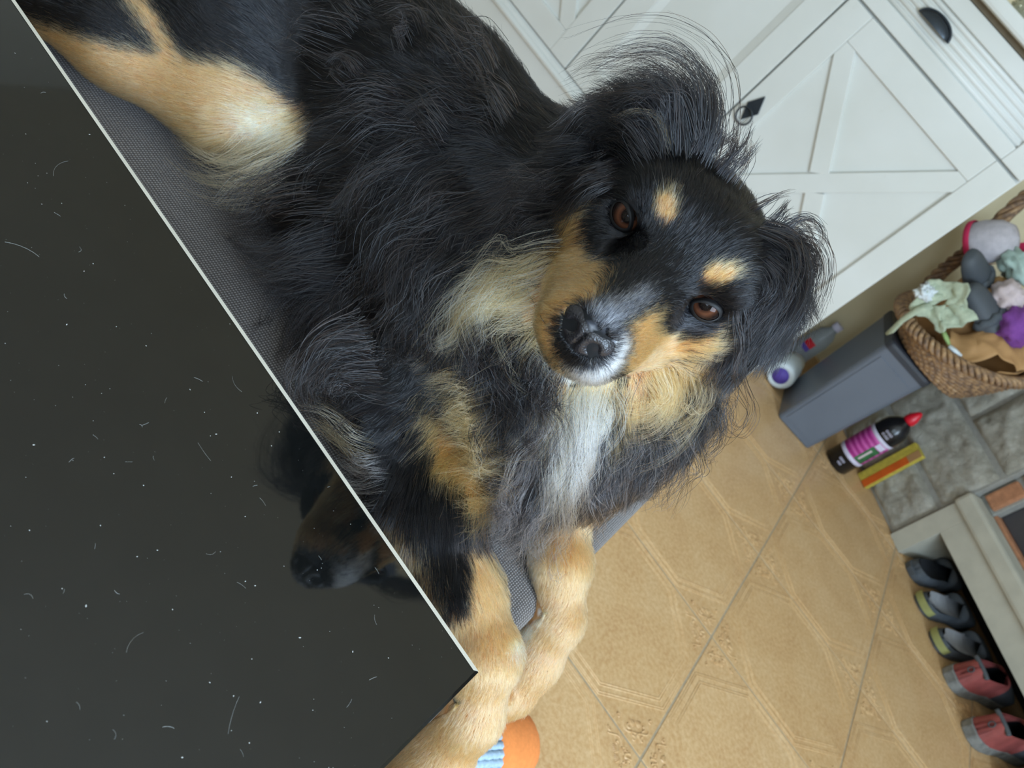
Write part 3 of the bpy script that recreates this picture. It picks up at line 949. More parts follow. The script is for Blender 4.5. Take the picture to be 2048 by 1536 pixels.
# ------------------------------------------------------------------ shoes along the hearth
def foot_w(t):
    """half width of a shoe, heel 0 to toe 1"""
    return np.interp(t, [0, 0.04, 0.12, 0.28, 0.45, 0.62, 0.78, 0.9, 0.97, 1.0], [0.012, 0.026, 0.034, 0.036, 0.034, 0.042, 0.046, 0.040, 0.026, 0.008])
def shoe(name, label, s, o, rot, kind, group):
    L = 0.275 if kind != 'leather' else 0.285
    r = empty(name, tuple(F(s, o, 0.0)))
    r.rotation_euler = (0, 0, math.atan2(-FN[1], -FN[0]) + rot)   # +x of the shoe points into the fireplace
    tag(r, label, 'shoe', group)
    ts = np.linspace(0, 1, 26)
    out = [(t * L, foot_w(t) * (1.08)) for t in ts]
    poly = [(x, y) for x, y in out] + [(x, -y) for x, y in out[::-1]]
    sh = 0.020 if kind != 'leather' else 0.030
    mats = {'clog': ('clogblue', 'clogblue', 'insole'), 'dark': ('clogblue', 'clogblue', 'insoled'), 'lime': ('clogblue', 'clogblue', 'insole'), 'leather': ('sole', 'leather', 'insoled'), 'canvas': ('white', 'canvas', 'insole')}[kind]
    MB().prism(poly, 0.0, sh, lambda x, y, z: (x - 0.004 * (z > 0.01), y * (1.0 if z < 0.01 else 0.97), z), 0.003).build('sole', mats[0], r)
    poly2 = [(x * 0.93 + 0.008, y * 0.80) for x, y in poly]
    if kind != 'leather':
        def ins(a, b):
            t = a
            w = foot_w(t) * 0.88
            y = (b * 2 - 1)
            return (0.010 + t * (L - 0.02), y * w, sh + 0.004 + 0.010 * y * y + 0.006 * (1 - t) ** 3 - 0.004 * math.exp(-((t - 0.17) / 0.08) ** 2) * (1 - y * y))
        MB().grid(ins, 26, 9).build('insole', mats[2], r, True)
    else:
        MB().prism(poly2, sh, sh + 0.004, lambda x, y, z: (x, y, z)).build('insole', mats[2], r)
    # upper: side walls low at the heel, closed over the toes
    ch = {'clog': 0.034, 'dark': 0.038, 'lime': 0.034, 'leather': 0.088, 'canvas': 0.07}[kind]
    op0, op1 = (0.03, 0.60) if kind != 'leather' else (0.05, 0.50)
    def upper(shr):
        def fn(a, b):
            t = b
            w = foot_w(t) * 1.04 - shr
            toph = ch if t < op1 else ch + (0.030 if kind != 'leather' else 0.012) * (1 - ((t - op1) / (1 - op1)) ** 1.6) - (0.0 if kind != 'leather' else 0.045 * ((t - op1) / (1 - op1)))
            ang = math.pi * a
            if t < op1:
                # open section: two walls leaning in
                k = 2 * abs(a - 0.5)                 # 1 at the sole, 0 at the collar
                sgn = 1 if a < 0.5 else -1
                wall = w * (1.0 - 0.16 * (1 - k) - (0.10 * (1 - k) if kind == 'leather' else 0))
                return (t * L + (0.006 * (1 - k) if t < 0.1 else 0), sgn * wall, sh - 0.004 + (toph - sh + 0.004 - shr) * (1 - k))
            c, s_ = math.cos(ang), math.sin(ang)
            return (t * L, w * math.copysign(abs(c) ** 0.55, c), sh - 0.004 + (toph - sh - shr) * max(0.0, s_) ** 0.55)
        return fn
    # split in two meshes so that the opening stays open
    for nm, lo, hi in (('quarter', 0.0, op1), ('vamp', op1, 0.995)):
        mb = MB()
        nu, nv = 24, 16
        for sh_ in (0.0, 0.0035):
            f = upper(sh_)
            if nm == 'quarter':
                for a0, a1 in ((0.0, 0.4999), (0.5001, 1.0)):
                    mb.grid(lambda a, b: f(a0 + (a1 - a0) * a, lo + (hi - lo) * b), 8, nv)
                # heel counter joins the two walls
                def heel(a, b):
                    k = 1 - b
                    w0 = foot_w(0.05) * 1.04 - sh_
                    an = math.pi * (a - 0.5)
                    return (0.05 * L + 0.004 - (0.05 * L + 0.002) * math.cos(an) * (1 - 0.12 * b), w0 * math.sin(an) * (1.0 - 0.16 * b), sh - 0.004 + (ch * 1.02 - sh + 0.004) * b)
                mb.grid(heel, 12, 6)
            else:
                mb.grid(lambda a, b: f(a, lo + (hi - lo) * b), nu, nv)
        mt = mats[1]
        if kind == 'leather' and nm == 'vamp': mt = 'darkgrey'
        mb.build(nm, mt, r, True)
    if kind == 'lime':
        MB().grid(lambda a, b: (0.05 * L + 0.003 - (0.05 * L + 0.011) * math.cos(math.pi * (a - 0.5)), (foot_w(0.05) * 1.04 + 0.007) * math.sin(math.pi * (a - 0.5)), 0.010 + 0.020 * b), 14, 3).build('heel_stripe', 'lime', r, True)
    if kind == 'leather':
        MB().tube([(0.012, 0.030 * math.sin(q), 0.088 + 0.003 * math.cos(q)) for q in np.linspace(-1.3, 1.3, 10)], 0.006, 8).build('collar', 'darkgrey', r, True)
        MB().tube([(-0.002, 0.006 * math.cos(q), 0.070 + 0.008 * math.sin(q)) for q in np.linspace(0, 6.283, 13)[:-1]], 0.0016, 6, True).build('pull_tab', 'darkgrey', r, True)
    return r
G1 = 'shoes under the beige hearth'
shoe('clog', 'slate clog with black insole, the shoe nearest the stone blocks', 0.300, 0.005, 0.12, 'dark', G1)
shoe('clog', 'slate clog with lime heel and large clean grey insole, second from the stone blocks', 0.402, 0.045, 0.05, 'lime', G1)
shoe('clog', 'slate clog with lime heel between its twin clog and a red leather shoe', 0.505, 0.062, 0.0, 'lime', G1)
shoe('leather_shoe', 'dusty red leather shoe with grey sole standing next to the lime-heeled clogs', 0.603, 0.085, -0.02, 'leather', G1)
shoe('leather_shoe', 'dusty red leather shoe with grey sole, the one farther from the clogs', 0.733, 0.118, -0.05, 'leather', G1)
shoe('canvas_shoe', 'pale blue canvas shoe in the bottom right corner beside a red leather shoe', 0.850, 0.070, 0.0, 'canvas', G1)

# ------------------------------------------------------------------ bench
HB = 0.36
bx1, by1 = 0.0875, 0.778
bench = root('upholstered_bench', (-0.62, 0.55, 0))
tag(bench, 'grey woven fabric bench on which the dog is lying', 'bench')
bm = bmesh.new()
bmesh.ops.create_cube(bm, size=1)
lo, hi = (-1.32, 0.334, 0.255), (bx1, by1, HB)
for q in bm.verts:
    for i in range(3):
        q.co[i] = lo[i] if q.co[i] < 0 else hi[i]
bmesh.ops.bevel(bm, geom=bm.edges[:], offset=0.018, segments=4, affect='EDGES', profile=0.5)
MB().bm(bm).build('seat_cushion', 'weave', bench, True)
seam = []
for x, y in ((-1.319, 0.335), (bx1 - 0.001, 0.335), (bx1 - 0.001, by1 - 0.001), (-1.319, by1 - 0.001)):
    seam.append((x, y, HB - 0.019))
MB().tube(seam, 0.0016, 6, True).build('piping', 'weave', bench)
MB().box((-1.30, 0.345, 0.10), (bx1 - 0.012, by1 - 0.012, 0.2545), 0.006).build('base', 'weave', bench)
for x in (-1.24, bx1 - 0.06):
    for y in (0.39, by1 - 0.06):
        MB().box((x - 0.02, y - 0.02, 0.0), (x + 0.02, y + 0.02, 0.10), 0.003).build('leg', 'black', bench)

# ------------------------------------------------------------------ black glass table
HT = 0.44
tx1, ty1, tx0, ty0 = 0.0692, 0.3258, -1.13, -0.42
tb = root('glass_table', (-0.53, -0.05, 0))
tag(tb, 'low table with dusty black glass top and polished edge with a painted-on reflection', 'table')
E_ = 0.0024
MB().box((tx0 + E_, ty0 + E_, HT - 0.010), (tx1 - E_, ty1 - E_, HT), 0).build('glass_top', 'glass', tb)
def ringq(d0, z0, d1, z1):
    a = [(tx0 + d0, ty0 + d0), (tx1 - d0, ty0 + d0), (tx1 - d0, ty1 - d0), (tx0 + d0, ty1 - d0)]
    b = [(tx0 + d1, ty0 + d1), (tx1 - d1, ty0 + d1), (tx1 - d1, ty1 - d1), (tx0 + d1, ty1 - d1)]
    vs = [(x, y, z0) for x, y in a] + [(x, y, z1) for x, y in b]
    return MB().add(vs, [(i, (i + 1) % 4, 4 + (i + 1) % 4, 4 + i) for i in range(4)])
ringq(E_, HT + 0.00005, 0.0004, HT - 0.0009).build('edge_bevel', 'glass', tb)
# long edge towards the bench: its bright reflection painted as a pale strip
MB().add([(tx0 + 0.003, ty1 - 0.0036, HT + 0.0003), (tx1 - 0.0036, ty1 - 0.0036, HT + 0.0003), (tx1 - 0.0006, ty1 - 0.0004, HT - 0.0002), (tx0 + 0.0006, ty1 - 0.0004, HT - 0.0002)], [(0, 1, 2, 3)]).build('edge_glint', 'edge', tb)
ringq(0.0004, HT - 0.0009, 0.0, HT - 0.0030).build('edge_face', 'glass', tb)
ringq(0.0, HT - 0.0030, 0.0, HT - 0.0100).build('edge_face', 'glass', tb)
MB().box((tx0 + 0.05, ty0 + 0.05, HT - 0.040), (tx1 - 0.05, ty1 - 0.05, HT - 0.0105), 0.004).build('apron', 'black', tb)
for x in (tx0 + 0.08, tx1 - 0.08):
    for y in (ty0 + 0.08, ty1 - 0.08):
        MB().box((x - 0.025, y - 0.025, 0.0), (x + 0.025, y + 0.025, HT - 0.040), 0.004).build('leg', 'black', tb)
# dust and lint on the glass
mb = MB()
for k in range(900):
    x, y = random.uniform(-0.55, tx1 - 0.006), random.uniform(0.02, ty1 - 0.006)
    s = 0.00007 + 0.00030 * random.random() ** 5
    e = random.uniform(1, 2.2)
    an = random.uniform(0, math.pi)
    ca, sa = math.cos(an), math.sin(an)
    pts = [(x + s * (e * ca * p - sa * q), y + s * (e * sa * p + ca * q), HT + 0.00008 + s * 0.3 * r) for p, q, r in ((1, 0, 0), (0, 1, 0), (-1, 0, 0), (0, -1, 0), (0, 0, 1))]
    mb.add(pts, [(0, 1, 4), (1, 2, 4), (2, 3, 4), (3, 0, 4)])
for k in range(90):
    x, y = random.uniform(-0.5, tx1 - 0.02), random.uniform(0.05, ty1 - 0.015)
    an, cv = random.uniform(0, 6.28), random.gauss(0, 1.2)
    ln = random.uniform(0.002, 0.006) if k > 8 else random.uniform(0.010, 0.02)
    pts = []
    for q in range(6):
        pts.append((x, y, HT + 0.00015))
        x += math.cos(an) * ln / 5
        y += math.sin(an) * ln / 5
        an += cv / 5
    mb.tube(pts, 0.00004, 3)
tag(mb.build('dust', 'dust', tb), 'pale dust specks and lint', kind='stuff')

# ------------------------------------------------------------------ foot of the person at the table
pe = root('person', (0.10, 0.30, 0))
tag(pe, 'foot in light blue ribbed sock with orange toe on the floor under the dog paws', 'person')
def sweep(path, seg=20):
    """path: (point, half width, half height, axis) -> closed tapered tube"""
    vs, fs = [], []
    n = len(path)
    for i, (p, a, b) in enumerate(path):
        p = Vector(p)
        t = (Vector(path[min(i + 1, n - 1)][0]) - Vector(path[max(i - 1, 0)][0])).normalized()
        u = t.cross(Vector((0, 0, 1))).normalized()
        w = u.cross(t)
        for k in range(seg):
            q = 2 * math.pi * k / seg
            vs.append(p + u * a * math.cos(q) + w * b * math.sin(q))
    for i in range(n - 1):
        for k in range(seg):
            fs.append((i * seg + k, i * seg + (k + 1) % seg, (i + 1) * seg + (k + 1) % seg, (i + 1) * seg + k))
    fs.append(tuple(range(seg))[::-1])
    fs.append(tuple((n - 1) * seg + k for k in range(seg)))
    return MB().add(vs, fs)
toe = Vector((0.250, 0.702, 0.028))
heel = Vector((0.112, 0.455, 0.045))
fd = (toe - heel)
def fp(t, z): 
    q = heel + fd * t
    return (q.x, q.y, z)
sweep([(fp(0.99, 0.030), 0.006, 0.008), (fp(0.985, 0.030), 0.022, 0.020), (fp(0.95, 0.031), 0.036, 0.027), (fp(0.88, 0.034), 0.044, 0.033), (fp(0.76, 0.038), 0.0475, 0.0385), (fp(0.66, 0.042), 0.0470, 0.0425)]).build('toe_cap', 'toe', pe, True)
foot = [(fp(0.78, 0.037), 0.044, 0.033), (fp(0.6, 0.043), 0.041, 0.039), (fp(0.4, 0.050), 0.036, 0.046), (fp(0.2, 0.056), 0.036, 0.050), (fp(0.06, 0.064), 0.038, 0.048)]
ank = [(0.125, 0.415, 0.120), (0.138, 0.36, 0.16), (0.150, 0.29, 0.195)]
sk = MB()
base = foot + [(fp(-0.05, 0.085), 0.040, 0.045), (ank[0], 0.038, 0.040), (ank[1], 0.043, 0.044), (ank[2], 0.049, 0.049)]
sweep(base).build('sock', 'sock', pe, True)
rb = MB()
for k in range(15):                                # knitted ribs along the foot
    q = math.pi * (0.02 + 0.0685 * k)
    pts = []
    for i in range(6):
        p, a, b = base[i]
        p = Vector(p)
        t = (Vector(base[i + 1][0]) - Vector(base[max(i - 1, 0)][0])).normalized()
        u = t.cross(Vector((0, 0, 1))).normalized()
        w = u.cross(t)
        pts.append(p + u * a * math.cos(q) + w * b * math.sin(q) * (1 if w.z > 0 else -1))
    fine = []
    for i in range(len(pts) - 1):
        for s in range(8):
            fine.append(pts[i].lerp(pts[i + 1], s / 8))
    rb.tube(fine[4:], [0.0046 + 0.0012 * (i % 2) for i in range(len(fine) - 4)], 6)
rb.build('rib', 'sock', pe, True)
sweep([((0.1505, 0.30, 0.19), 0.060, 0.060), ((0.150, 0.15, 0.255), 0.064, 0.062), ((0.150, -0.10, 0.32), 0.068, 0.062), ((0.150, -0.55, 0.40), 0.075, 0.07)]).build('trouser_leg', 'denim', pe, True)

# ------------------------------------------------------------------ dog: one continuous body surface
def nrm(v):
    v = np.asarray(v, float)
    return v / np.linalg.norm(v)
EYE_L = at(1412, 607, 1, 0.4750)                   # dog's left eye (towards the fireplace)
EYE_R = at(1257, 432, 1, 0.4640)
HO = (EYE_L + EYE_R) / 2
HL = nrm(EYE_L - EYE_R)
_pitch = math.radians(6)
_f0 = nrm(np.array([HL[1], -HL[0], 0.0]))
HF = nrm(_f0 * math.cos(_pitch) + np.array([0, 0, -math.sin(_pitch)]))
HF = nrm(HF - HL * (HF @ HL))
HU = np.cross(HF, HL)
if HU[2] < 0: HU = -HU
ES = np.linalg.norm(EYE_L - EYE_R) / 2
def H(l, f, u):
    return HO + HL * l + HF * f + HU * u

GS = 0.004
G0 = np.array([-0.86, 0.30, 0.235])
GN = np.array([268, 140, 130])
sdf = np.full(GN, 1.0, np.float32)

def _region(lo, hi):
    a = np.clip(np.floor((lo - G0) / GS).astype(int), 0, GN)
    b = np.clip(np.ceil((hi - G0) / GS).astype(int) + 1, 0, GN)
    sl = tuple(slice(a[i], b[i]) for i in range(3))
    ax = [G0[i] + GS * np.arange(a[i], b[i]) for i in range(3)]
    return sl, np.stack(np.meshgrid(*ax, indexing='ij'), -1)

def _merge(sl, d, k, sub=False):
    cur = sdf[sl]
    if sub:
        h = np.maximum(k - np.abs(-d - cur), 0) / k
        sdf[sl] = np.maximum(cur, -d) + h * h * k * 0.25
    else:
        h = np.maximum(k - np.abs(d - cur), 0) / k
        sdf[sl] = np.minimum(cur, d) - h * h * k * 0.25

def cone(a, b, ra, rb, k=0.03, flat=None):
    a, b = np.asarray(a, float), np.asarray(b, float)
    m_ = max(ra, rb) + k + 0.012
    sl, P = _region(np.minimum(a, b) - m_, np.maximum(a, b) + m_)
    ab = b - a
    t = np.clip(((P - a) @ ab) / (ab @ ab), 0, 1)
    d = np.linalg.norm(P - (a + t[..., None] * ab), axis=-1) - (ra + (rb - ra) * t)
    _merge(sl, d, k)

def chain(pts, k=0.03):
    for p, q in zip(pts[:-1], pts[1:]):
        cone(p[:3], q[:3], p[3], q[3], k)

def ell(c, r, axes=None, k=0.03, sub=False):
    c, r = np.asarray(c, float), np.asarray(r, float)
    m_ = r.max() + k + 0.012
    sl, P = _region(c - m_, c + m_)
    q = P - c
    if axes is not None:
        q = q @ np.stack(axes, 1)
    k0 = np.linalg.norm(q / r, axis=-1)
    k1 = np.linalg.norm(q / (r * r), axis=-1) + 1e-9
    _merge(sl, k0 * (k0 - 1) / k1, k, sub)
HAX = (HL, HF, HU)
def hell(l, f, u, r, k=0.016, sub=False):
    ell(H(l, f, u), r, HAX, k, sub)
def hcone(a, b, ra, rb, k=0.016):
    cone(H(*a), H(*b), ra, rb, k)

# trunk
chain([(-0.66, 0.60, 0.465, 0.085), (-0.56, 0.600, 0.470, 0.096), (-0.44, 0.600, 0.465, 0.092), (-0.31, 0.592, 0.470, 0.100), (-0.19, 0.580, 0.475, 0.104), (-0.09, 0.556, 0.470, 0.092), (-0.035, 0.525, 0.458, 0.070)], 0.05)
ell((-0.28, 0.575, 0.42), (0.20, 0.112, 0.055), None, 0.05)
ell((-0.015, 0.540, 0.458), (0.056, 0.064, 0.062), None, 0.04)
ell(at(1312, 785, 1, 0.555), (0.036, 0.045, 0.044), None, 0.035)      # ruff below the hanging ear
ell(at(1268, 840, 1, 0.555), (0.034, 0.045, 0.040), None, 0.035)
# neck
chain([(-0.15, 0.585, 0.53, 0.082), (-0.110, 0.572, 0.575, 0.068), (-0.085, 0.555, 0.610, 0.048)], 0.05)
chain([(-0.07, 0.530, 0.52, 0.066), (-0.075, 0.535, 0.585, 0.056)], 0.05)
# fore legs: upper arm, forearm, wrist bent over the bench end, hanging paw
chain([(-0.12, 0.505, 0.460, 0.058), (-0.105, 0.455, 0.410, 0.042)], 0.04)
chain([(-0.105, 0.440, 0.400, 0.036), (-0.03, 0.418, 0.396, 0.031), (0.030, 0.402, 0.388, 0.024), (0.074, 0.391, 0.383, 0.0225)], 0.02)
chain([(0.074, 0.391, 0.383, 0.0225), (0.102, 0.382, 0.345, 0.0215), (0.116, 0.374, 0.300, 0.0235), (0.122, 0.366, 0.268, 0.0255)], 0.012)
chain([(-0.05, 0.590, 0.455, 0.060), (-0.045, 0.600, 0.405, 0.044)], 0.04)
chain([(-0.045, 0.598, 0.400, 0.040), (0.018, 0.555, 0.392, 0.028), (0.064, 0.518, 0.384, 0.0225)], 0.02)
chain([(0.064, 0.518, 0.384, 0.0225), (0.100, 0.510, 0.350, 0.0215), (0.116, 0.500, 0.312, 0.0235), (0.126, 0.488, 0.282, 0.0250)], 0.012)
for px, py, pz in ((0.126, 0.360, 0.262), (0.130, 0.482, 0.274)):     # toes
    for q, w in ((-0.018, 0.0), (-0.006, 0.004), (0.006, 0.004), (0.018, 0.0)):
        cone((px - 0.004, py + q, pz + 0.016), (px + 0.004 + w, py + q - 0.003, pz - 0.008), 0.0098, 0.0088, 0.006)
# hind leg on the near side: thigh, knee, shank lying along the bench
chain([(-0.58, 0.560, 0.470, 0.088), (-0.47, 0.500, 0.450, 0.062), (-0.405, 0.475, 0.428, 0.046)], 0.035)
chain([(-0.405, 0.472, 0.424, 0.044), (-0.48, 0.426, 0.410, 0.039), (-0.555, 0.388, 0.400, 0.034), (-0.64, 0.358, 0.392, 0.029)], 0.018)
chain([(-0.64, 0.358, 0.388, 0.024), (-0.675, 0.352, 0.380, 0.020), (-0.72, 0.352, 0.376, 0.019)], 0.012)
# hind leg on the far side and tail
chain([(-0.58, 0.65, 0.450, 0.075), (-0.45, 0.695, 0.41, 0.048), (-0.56, 0.715, 0.392, 0.030), (-0.66, 0.70, 0.386, 0.025)], 0.03)
chain([(-0.70, 0.60, 0.450, 0.045), (-0.77, 0.57, 0.405, 0.030), (-0.81, 0.50, 0.385, 0.024)], 0.02)
# head
hell(0, -0.050, 0.000, (0.054, 0.053, 0.040), 0.026)
hell(0, -0.074, -0.020, (0.044, 0.034, 0.034), 0.03)
for s in (1, -1):
    hell(0.027 * s, -0.014, 0.015, (0.024, 0.026, 0.021), 0.022)
    hell(0.043 * s, -0.036, -0.026, (0.028, 0.042, 0.036), 0.024)
    hcone((0.013 * s, 0.072, -0.041), (0.027 * s, 0.010, -0.046), 0.0150, 0.0175, 0.012)
hell(0, -0.020, 0.012, (0.028, 0.028, 0.022), 0.024)
hcone((0, 0.0, -0.016), (0, 0.066, -0.028), 0.033, 0.0225, 0.020)
hcone((0, 0.0, 0.002), (0, 0.080, -0.017), 0.0155, 0.0120, 0.014)
hcone((0, 0.064, -0.056), (0, -0.04, -0.060), 0.0125, 0.026, 0.018)
for s in (1, -1):
    hell(ES * s, 0.010, 0.000, (0.0120, 0.0120, 0.0100), 0.006, True)
# ears: folded flaps
chain([tuple(H(0.046, -0.052, 0.022)) + (0.015,), tuple(H(0.062, -0.050, 0.018)) + (0.012,), tuple(H(0.074, -0.046, 0.002)) + (0.011,), tuple(H(0.076, -0.040, -0.024)) + (0.010,), tuple(H(0.068, -0.032, -0.048)) + (0.008,)], 0.018)
chain([tuple(H(-0.044, -0.052, 0.024)) + (0.015,), tuple(H(-0.066, -0.054, 0.026)) + (0.013,), tuple(H(-0.086, -0.058, 0.018)) + (0.011,), tuple(H(-0.094, -0.056, -0.012)) + (0.010,), tuple(H(-0.096, -0.054, -0.042)) + (0.008,)], 0.018)
# the lying parts end on the cushion
zz = G0[2] + GS * np.arange(GN[2])
xx = G0[0] + GS * np.arange(GN[0])
cut = np.maximum((HB + 0.002) - zz[None, :], (xx[:, None] - (bx1 - 0.004)) * 0 - 1)
msk = (xx < bx1 - 0.012)
sdf[msk] = np.maximum(sdf[msk], cut[msk][:, None, :])

def surface_nets(S, origin, h):
    ins = S < 0
    nx, ny, nz = S.shape
    off = [(i, j, k) for i in (0, 1) for j in (0, 1) for k in (0, 1)]
    c = np.zeros((nx - 1, ny - 1, nz - 1), np.int8)
    for i, j, k in off:
        c += ins[i:nx - 1 + i, j:ny - 1 + j, k:nz - 1 + k]
    act = np.argwhere((c > 0) & (c < 8))
    idx = np.full(c.shape, -1, np.int64)
    idx[tuple(act.T)] = np.arange(len(act))
    val = np.stack([S[act[:, 0] + i, act[:, 1] + j, act[:, 2] + k] for i, j, k in off], 1)
    pos = np.zeros((len(act), 3))
    cnt = np.zeros(len(act))
    for a in range(8):
        for b in range(a + 1, 8):
            if sum(abs(x - y) for x, y in zip(off[a], off[b])) != 1:
                continue
            va, vb = val[:, a], val[:, b]
            cr = (va < 0) != (vb < 0)
            t = np.where(cr, va / np.where(cr, va - vb, 1), 0)
            p = np.array(off[a]) + t[:, None] * (np.array(off[b]) - np.array(off[a]))
            pos += np.where(cr[:, None], p, 0)
            cnt += cr
    V = origin + h * (act + pos / cnt[:, None])
    quads = []
    for ax in range(3):
        u, v = [(1, 2), (2, 0), (0, 1)][ax]
        sl0 = [slice(None)] * 3
        sl1 = [slice(None)] * 3
        sl0[ax], sl1[ax] = slice(0, -1), slice(1, None)
        A, B = ins[tuple(sl0)], ins[tuple(sl1)]
        e = np.argwhere(A != B)
        e = e[(e[:, u] > 0) & (e[:, v] > 0)]
        e = e[(e[:, u] < S.shape[u] - 1) & (e[:, v] < S.shape[v] - 1)]
        fl = A[tuple(e.T)]
        q = []
        for du, dv in ((-1, -1), (0, -1), (0, 0), (-1, 0)):
            w = e.copy()
            w[:, u] += du
            w[:, v] += dv
            q.append(idx[tuple(w.T)])
        q = np.stack(q, 1)
        q[~fl] = q[~fl][:, ::-1]
        quads.append(q)
    return V, np.concatenate(quads)

DV, DQ = surface_nets(sdf, G0, GS)
# light smoothing
E0 = np.concatenate([DQ[:, [0, 1]], DQ[:, [1, 2]], DQ[:, [2, 3]], DQ[:, [3, 0]]])
for it in range(3):
    s_ = np.zeros_like(DV)
    n_ = np.zeros(len(DV))
    np.add.at(s_, E0[:, 0], DV[E0[:, 1]])
    np.add.at(n_, E0[:, 0], 1)
    DV = DV * 0.5 + 0.5 * s_ / np.maximum(n_, 1)[:, None]
dog_me = bpy.data.meshes.new('dog')
dog_me.from_pydata(DV.tolist(), [], DQ.tolist())
dog_me.update()
dog = link('dog', dog_me, None, None, True)
tag(dog, 'black and tan long-haired dog with white chest lying on the grey bench', 'dog')

# ------------------------------------------------------------------ dog: eyes, lids, nose
def hmat(P, z, x):
    """frame at P with local +z along z"""
    z = nrm(z)
    x = nrm(np.asarray(x) - z * (np.asarray(x) @ z))
    y = np.cross(z, x)
    return Matrix(((x[0], y[0], z[0], P[0]), (x[1], y[1], z[1], P[1]), (x[2], y[2], z[2], P[2]), (0, 0, 0, 1)))
m = N('brown_eye')
tc = m.n('ShaderNodeTexCoord')
sx = m.n('ShaderNodeSeparateXYZ')
m.l(tc.outputs['Object'], sx.inputs[0])
ln = m.n('ShaderNodeVectorMath', operation='LENGTH')
cx = m.n('ShaderNodeCombineXYZ')
m.l(sx.outputs[0], cx.inputs[0])
m.l(sx.outputs[1], cx.inputs[1])
m.l(cx.outputs[0], ln.inputs[0])
mp = m.n('ShaderNodeMapRange')
mp.inputs['From Max'].default_value = 0.0125
m.l(ln.outputs['Value'], mp.inputs['Value'])
fib = m.noise(m.coords('Object', (1, 1, 0.2)), 900, 3)
iris = m.ramp(mp.outputs[0], [(0.0, (0.002, 0.002, 0.002, 1)), (0.34, (0.003, 0.002, 0.002, 1)), (0.39, srgb(56, 33, 24)), (0.52, srgb(86, 52, 36)), (0.68, srgb(46, 27, 20)), (0.76, (0.006, 0.004, 0.004, 1)), (1.0, (0.012, 0.01, 0.01, 1))])
m.set(Base_Color=m.mix(0.05, iris, m.ramp(fib, [(0.3, (0.01, 0.006, 0.004, 1)), (0.7, srgb(110, 72, 50))])), Roughness=0.5, Specular_IOR_Level=0.0, Coat_Weight=1.0, Coat_Roughness=0.01, Coat_IOR=1.22)
M['eye'] = m.mat
m = N('black_skin')
v = m.coords()
m.set(Base_Color=m.ramp(m.noise(v, 200), [(0.3, (0.006, 0.0055, 0.006, 1)), (0.7, (0.009, 0.008, 0.008, 1))]), Roughness=0.55, Specular_IOR_Level=0.3)
M['skin'] = m.mat
m = N('nose_leather')
v = m.coords('Object')
vo_ = m.n('ShaderNodeTexVoronoi', feature='SMOOTH_F1')
vo_.inputs['Scale'].default_value = 900
m.l(v, vo_.inputs['Vector'])
m.set(Base_Color=m.ramp(m.noise(v, 120), [(0.3, srgb(26, 24, 27)), (0.7, srgb(44, 41, 45))]), Roughness=0.40, Specular_IOR_Level=0.6)
m.bump(vo_.outputs['Distance'], 0.35, 0.0012)
M['nose'] = m.mat

RE = 0.0122
for E_c, s in ((EYE_L, 1), (EYE_R, -1)):
    gaze = nrm(CAM - E_c)
    C0 = E_c - gaze * 0.0035
    fr = hmat(C0, gaze, HL)
    # keep local coordinates for the iris pattern
    me = MB()
    me.grid(lambda a, b: Vector((RE * math.sin(math.pi * b) * math.cos(2 * math.pi * a), RE * math.sin(math.pi * b) * math.sin(2 * math.pi * a), RE * math.cos(math.pi * b))), 32, 24, True)
    eb = me.build('eye', 'eye', dog, True, 1e-6)
    eb.matrix_basis = fr
    # lids: a shell on the eyeball around an almond-shaped opening
    facing = nrm(HF * 0.93 + HL * 0.30 * s + HU * 0.10)
    fl = hmat(C0, facing, HL)
    inv = fr.inverted()
    def lid(a, b):
        w = 2 * math.pi * a
        # almond: inner corner lower, outer corner higher
        x = 0.0092 * math.cos(w)
        y = (0.0056 if math.sin(w) > 0 else 0.0052) * math.sin(w) * (abs(math.sin(w)) ** 0.12) + 0.0016 * s * math.cos(w)
        g = 1 + 1.15 * b ** 1.1
        x, y = x * g * (1 - 0.10 * b), y * (1 + 1.9 * b)
        R_ = RE * (1.035 + 0.06 * math.sin(math.pi * min(1, b * 3.2)) * (b < 0.32) - 0.16 * max(0, b - 0.2))
        rr = math.hypot(x, y)
        an = min(1.45, rr / RE)
        k = math.sin(an) / max(rr, 1e-9) 
        return fl @ Vector((x * k * R_, y * k * R_, math.cos(an) * R_))
    MB().grid(lid, 40, 9, True).build('eyelid', 'skin', dog, True)

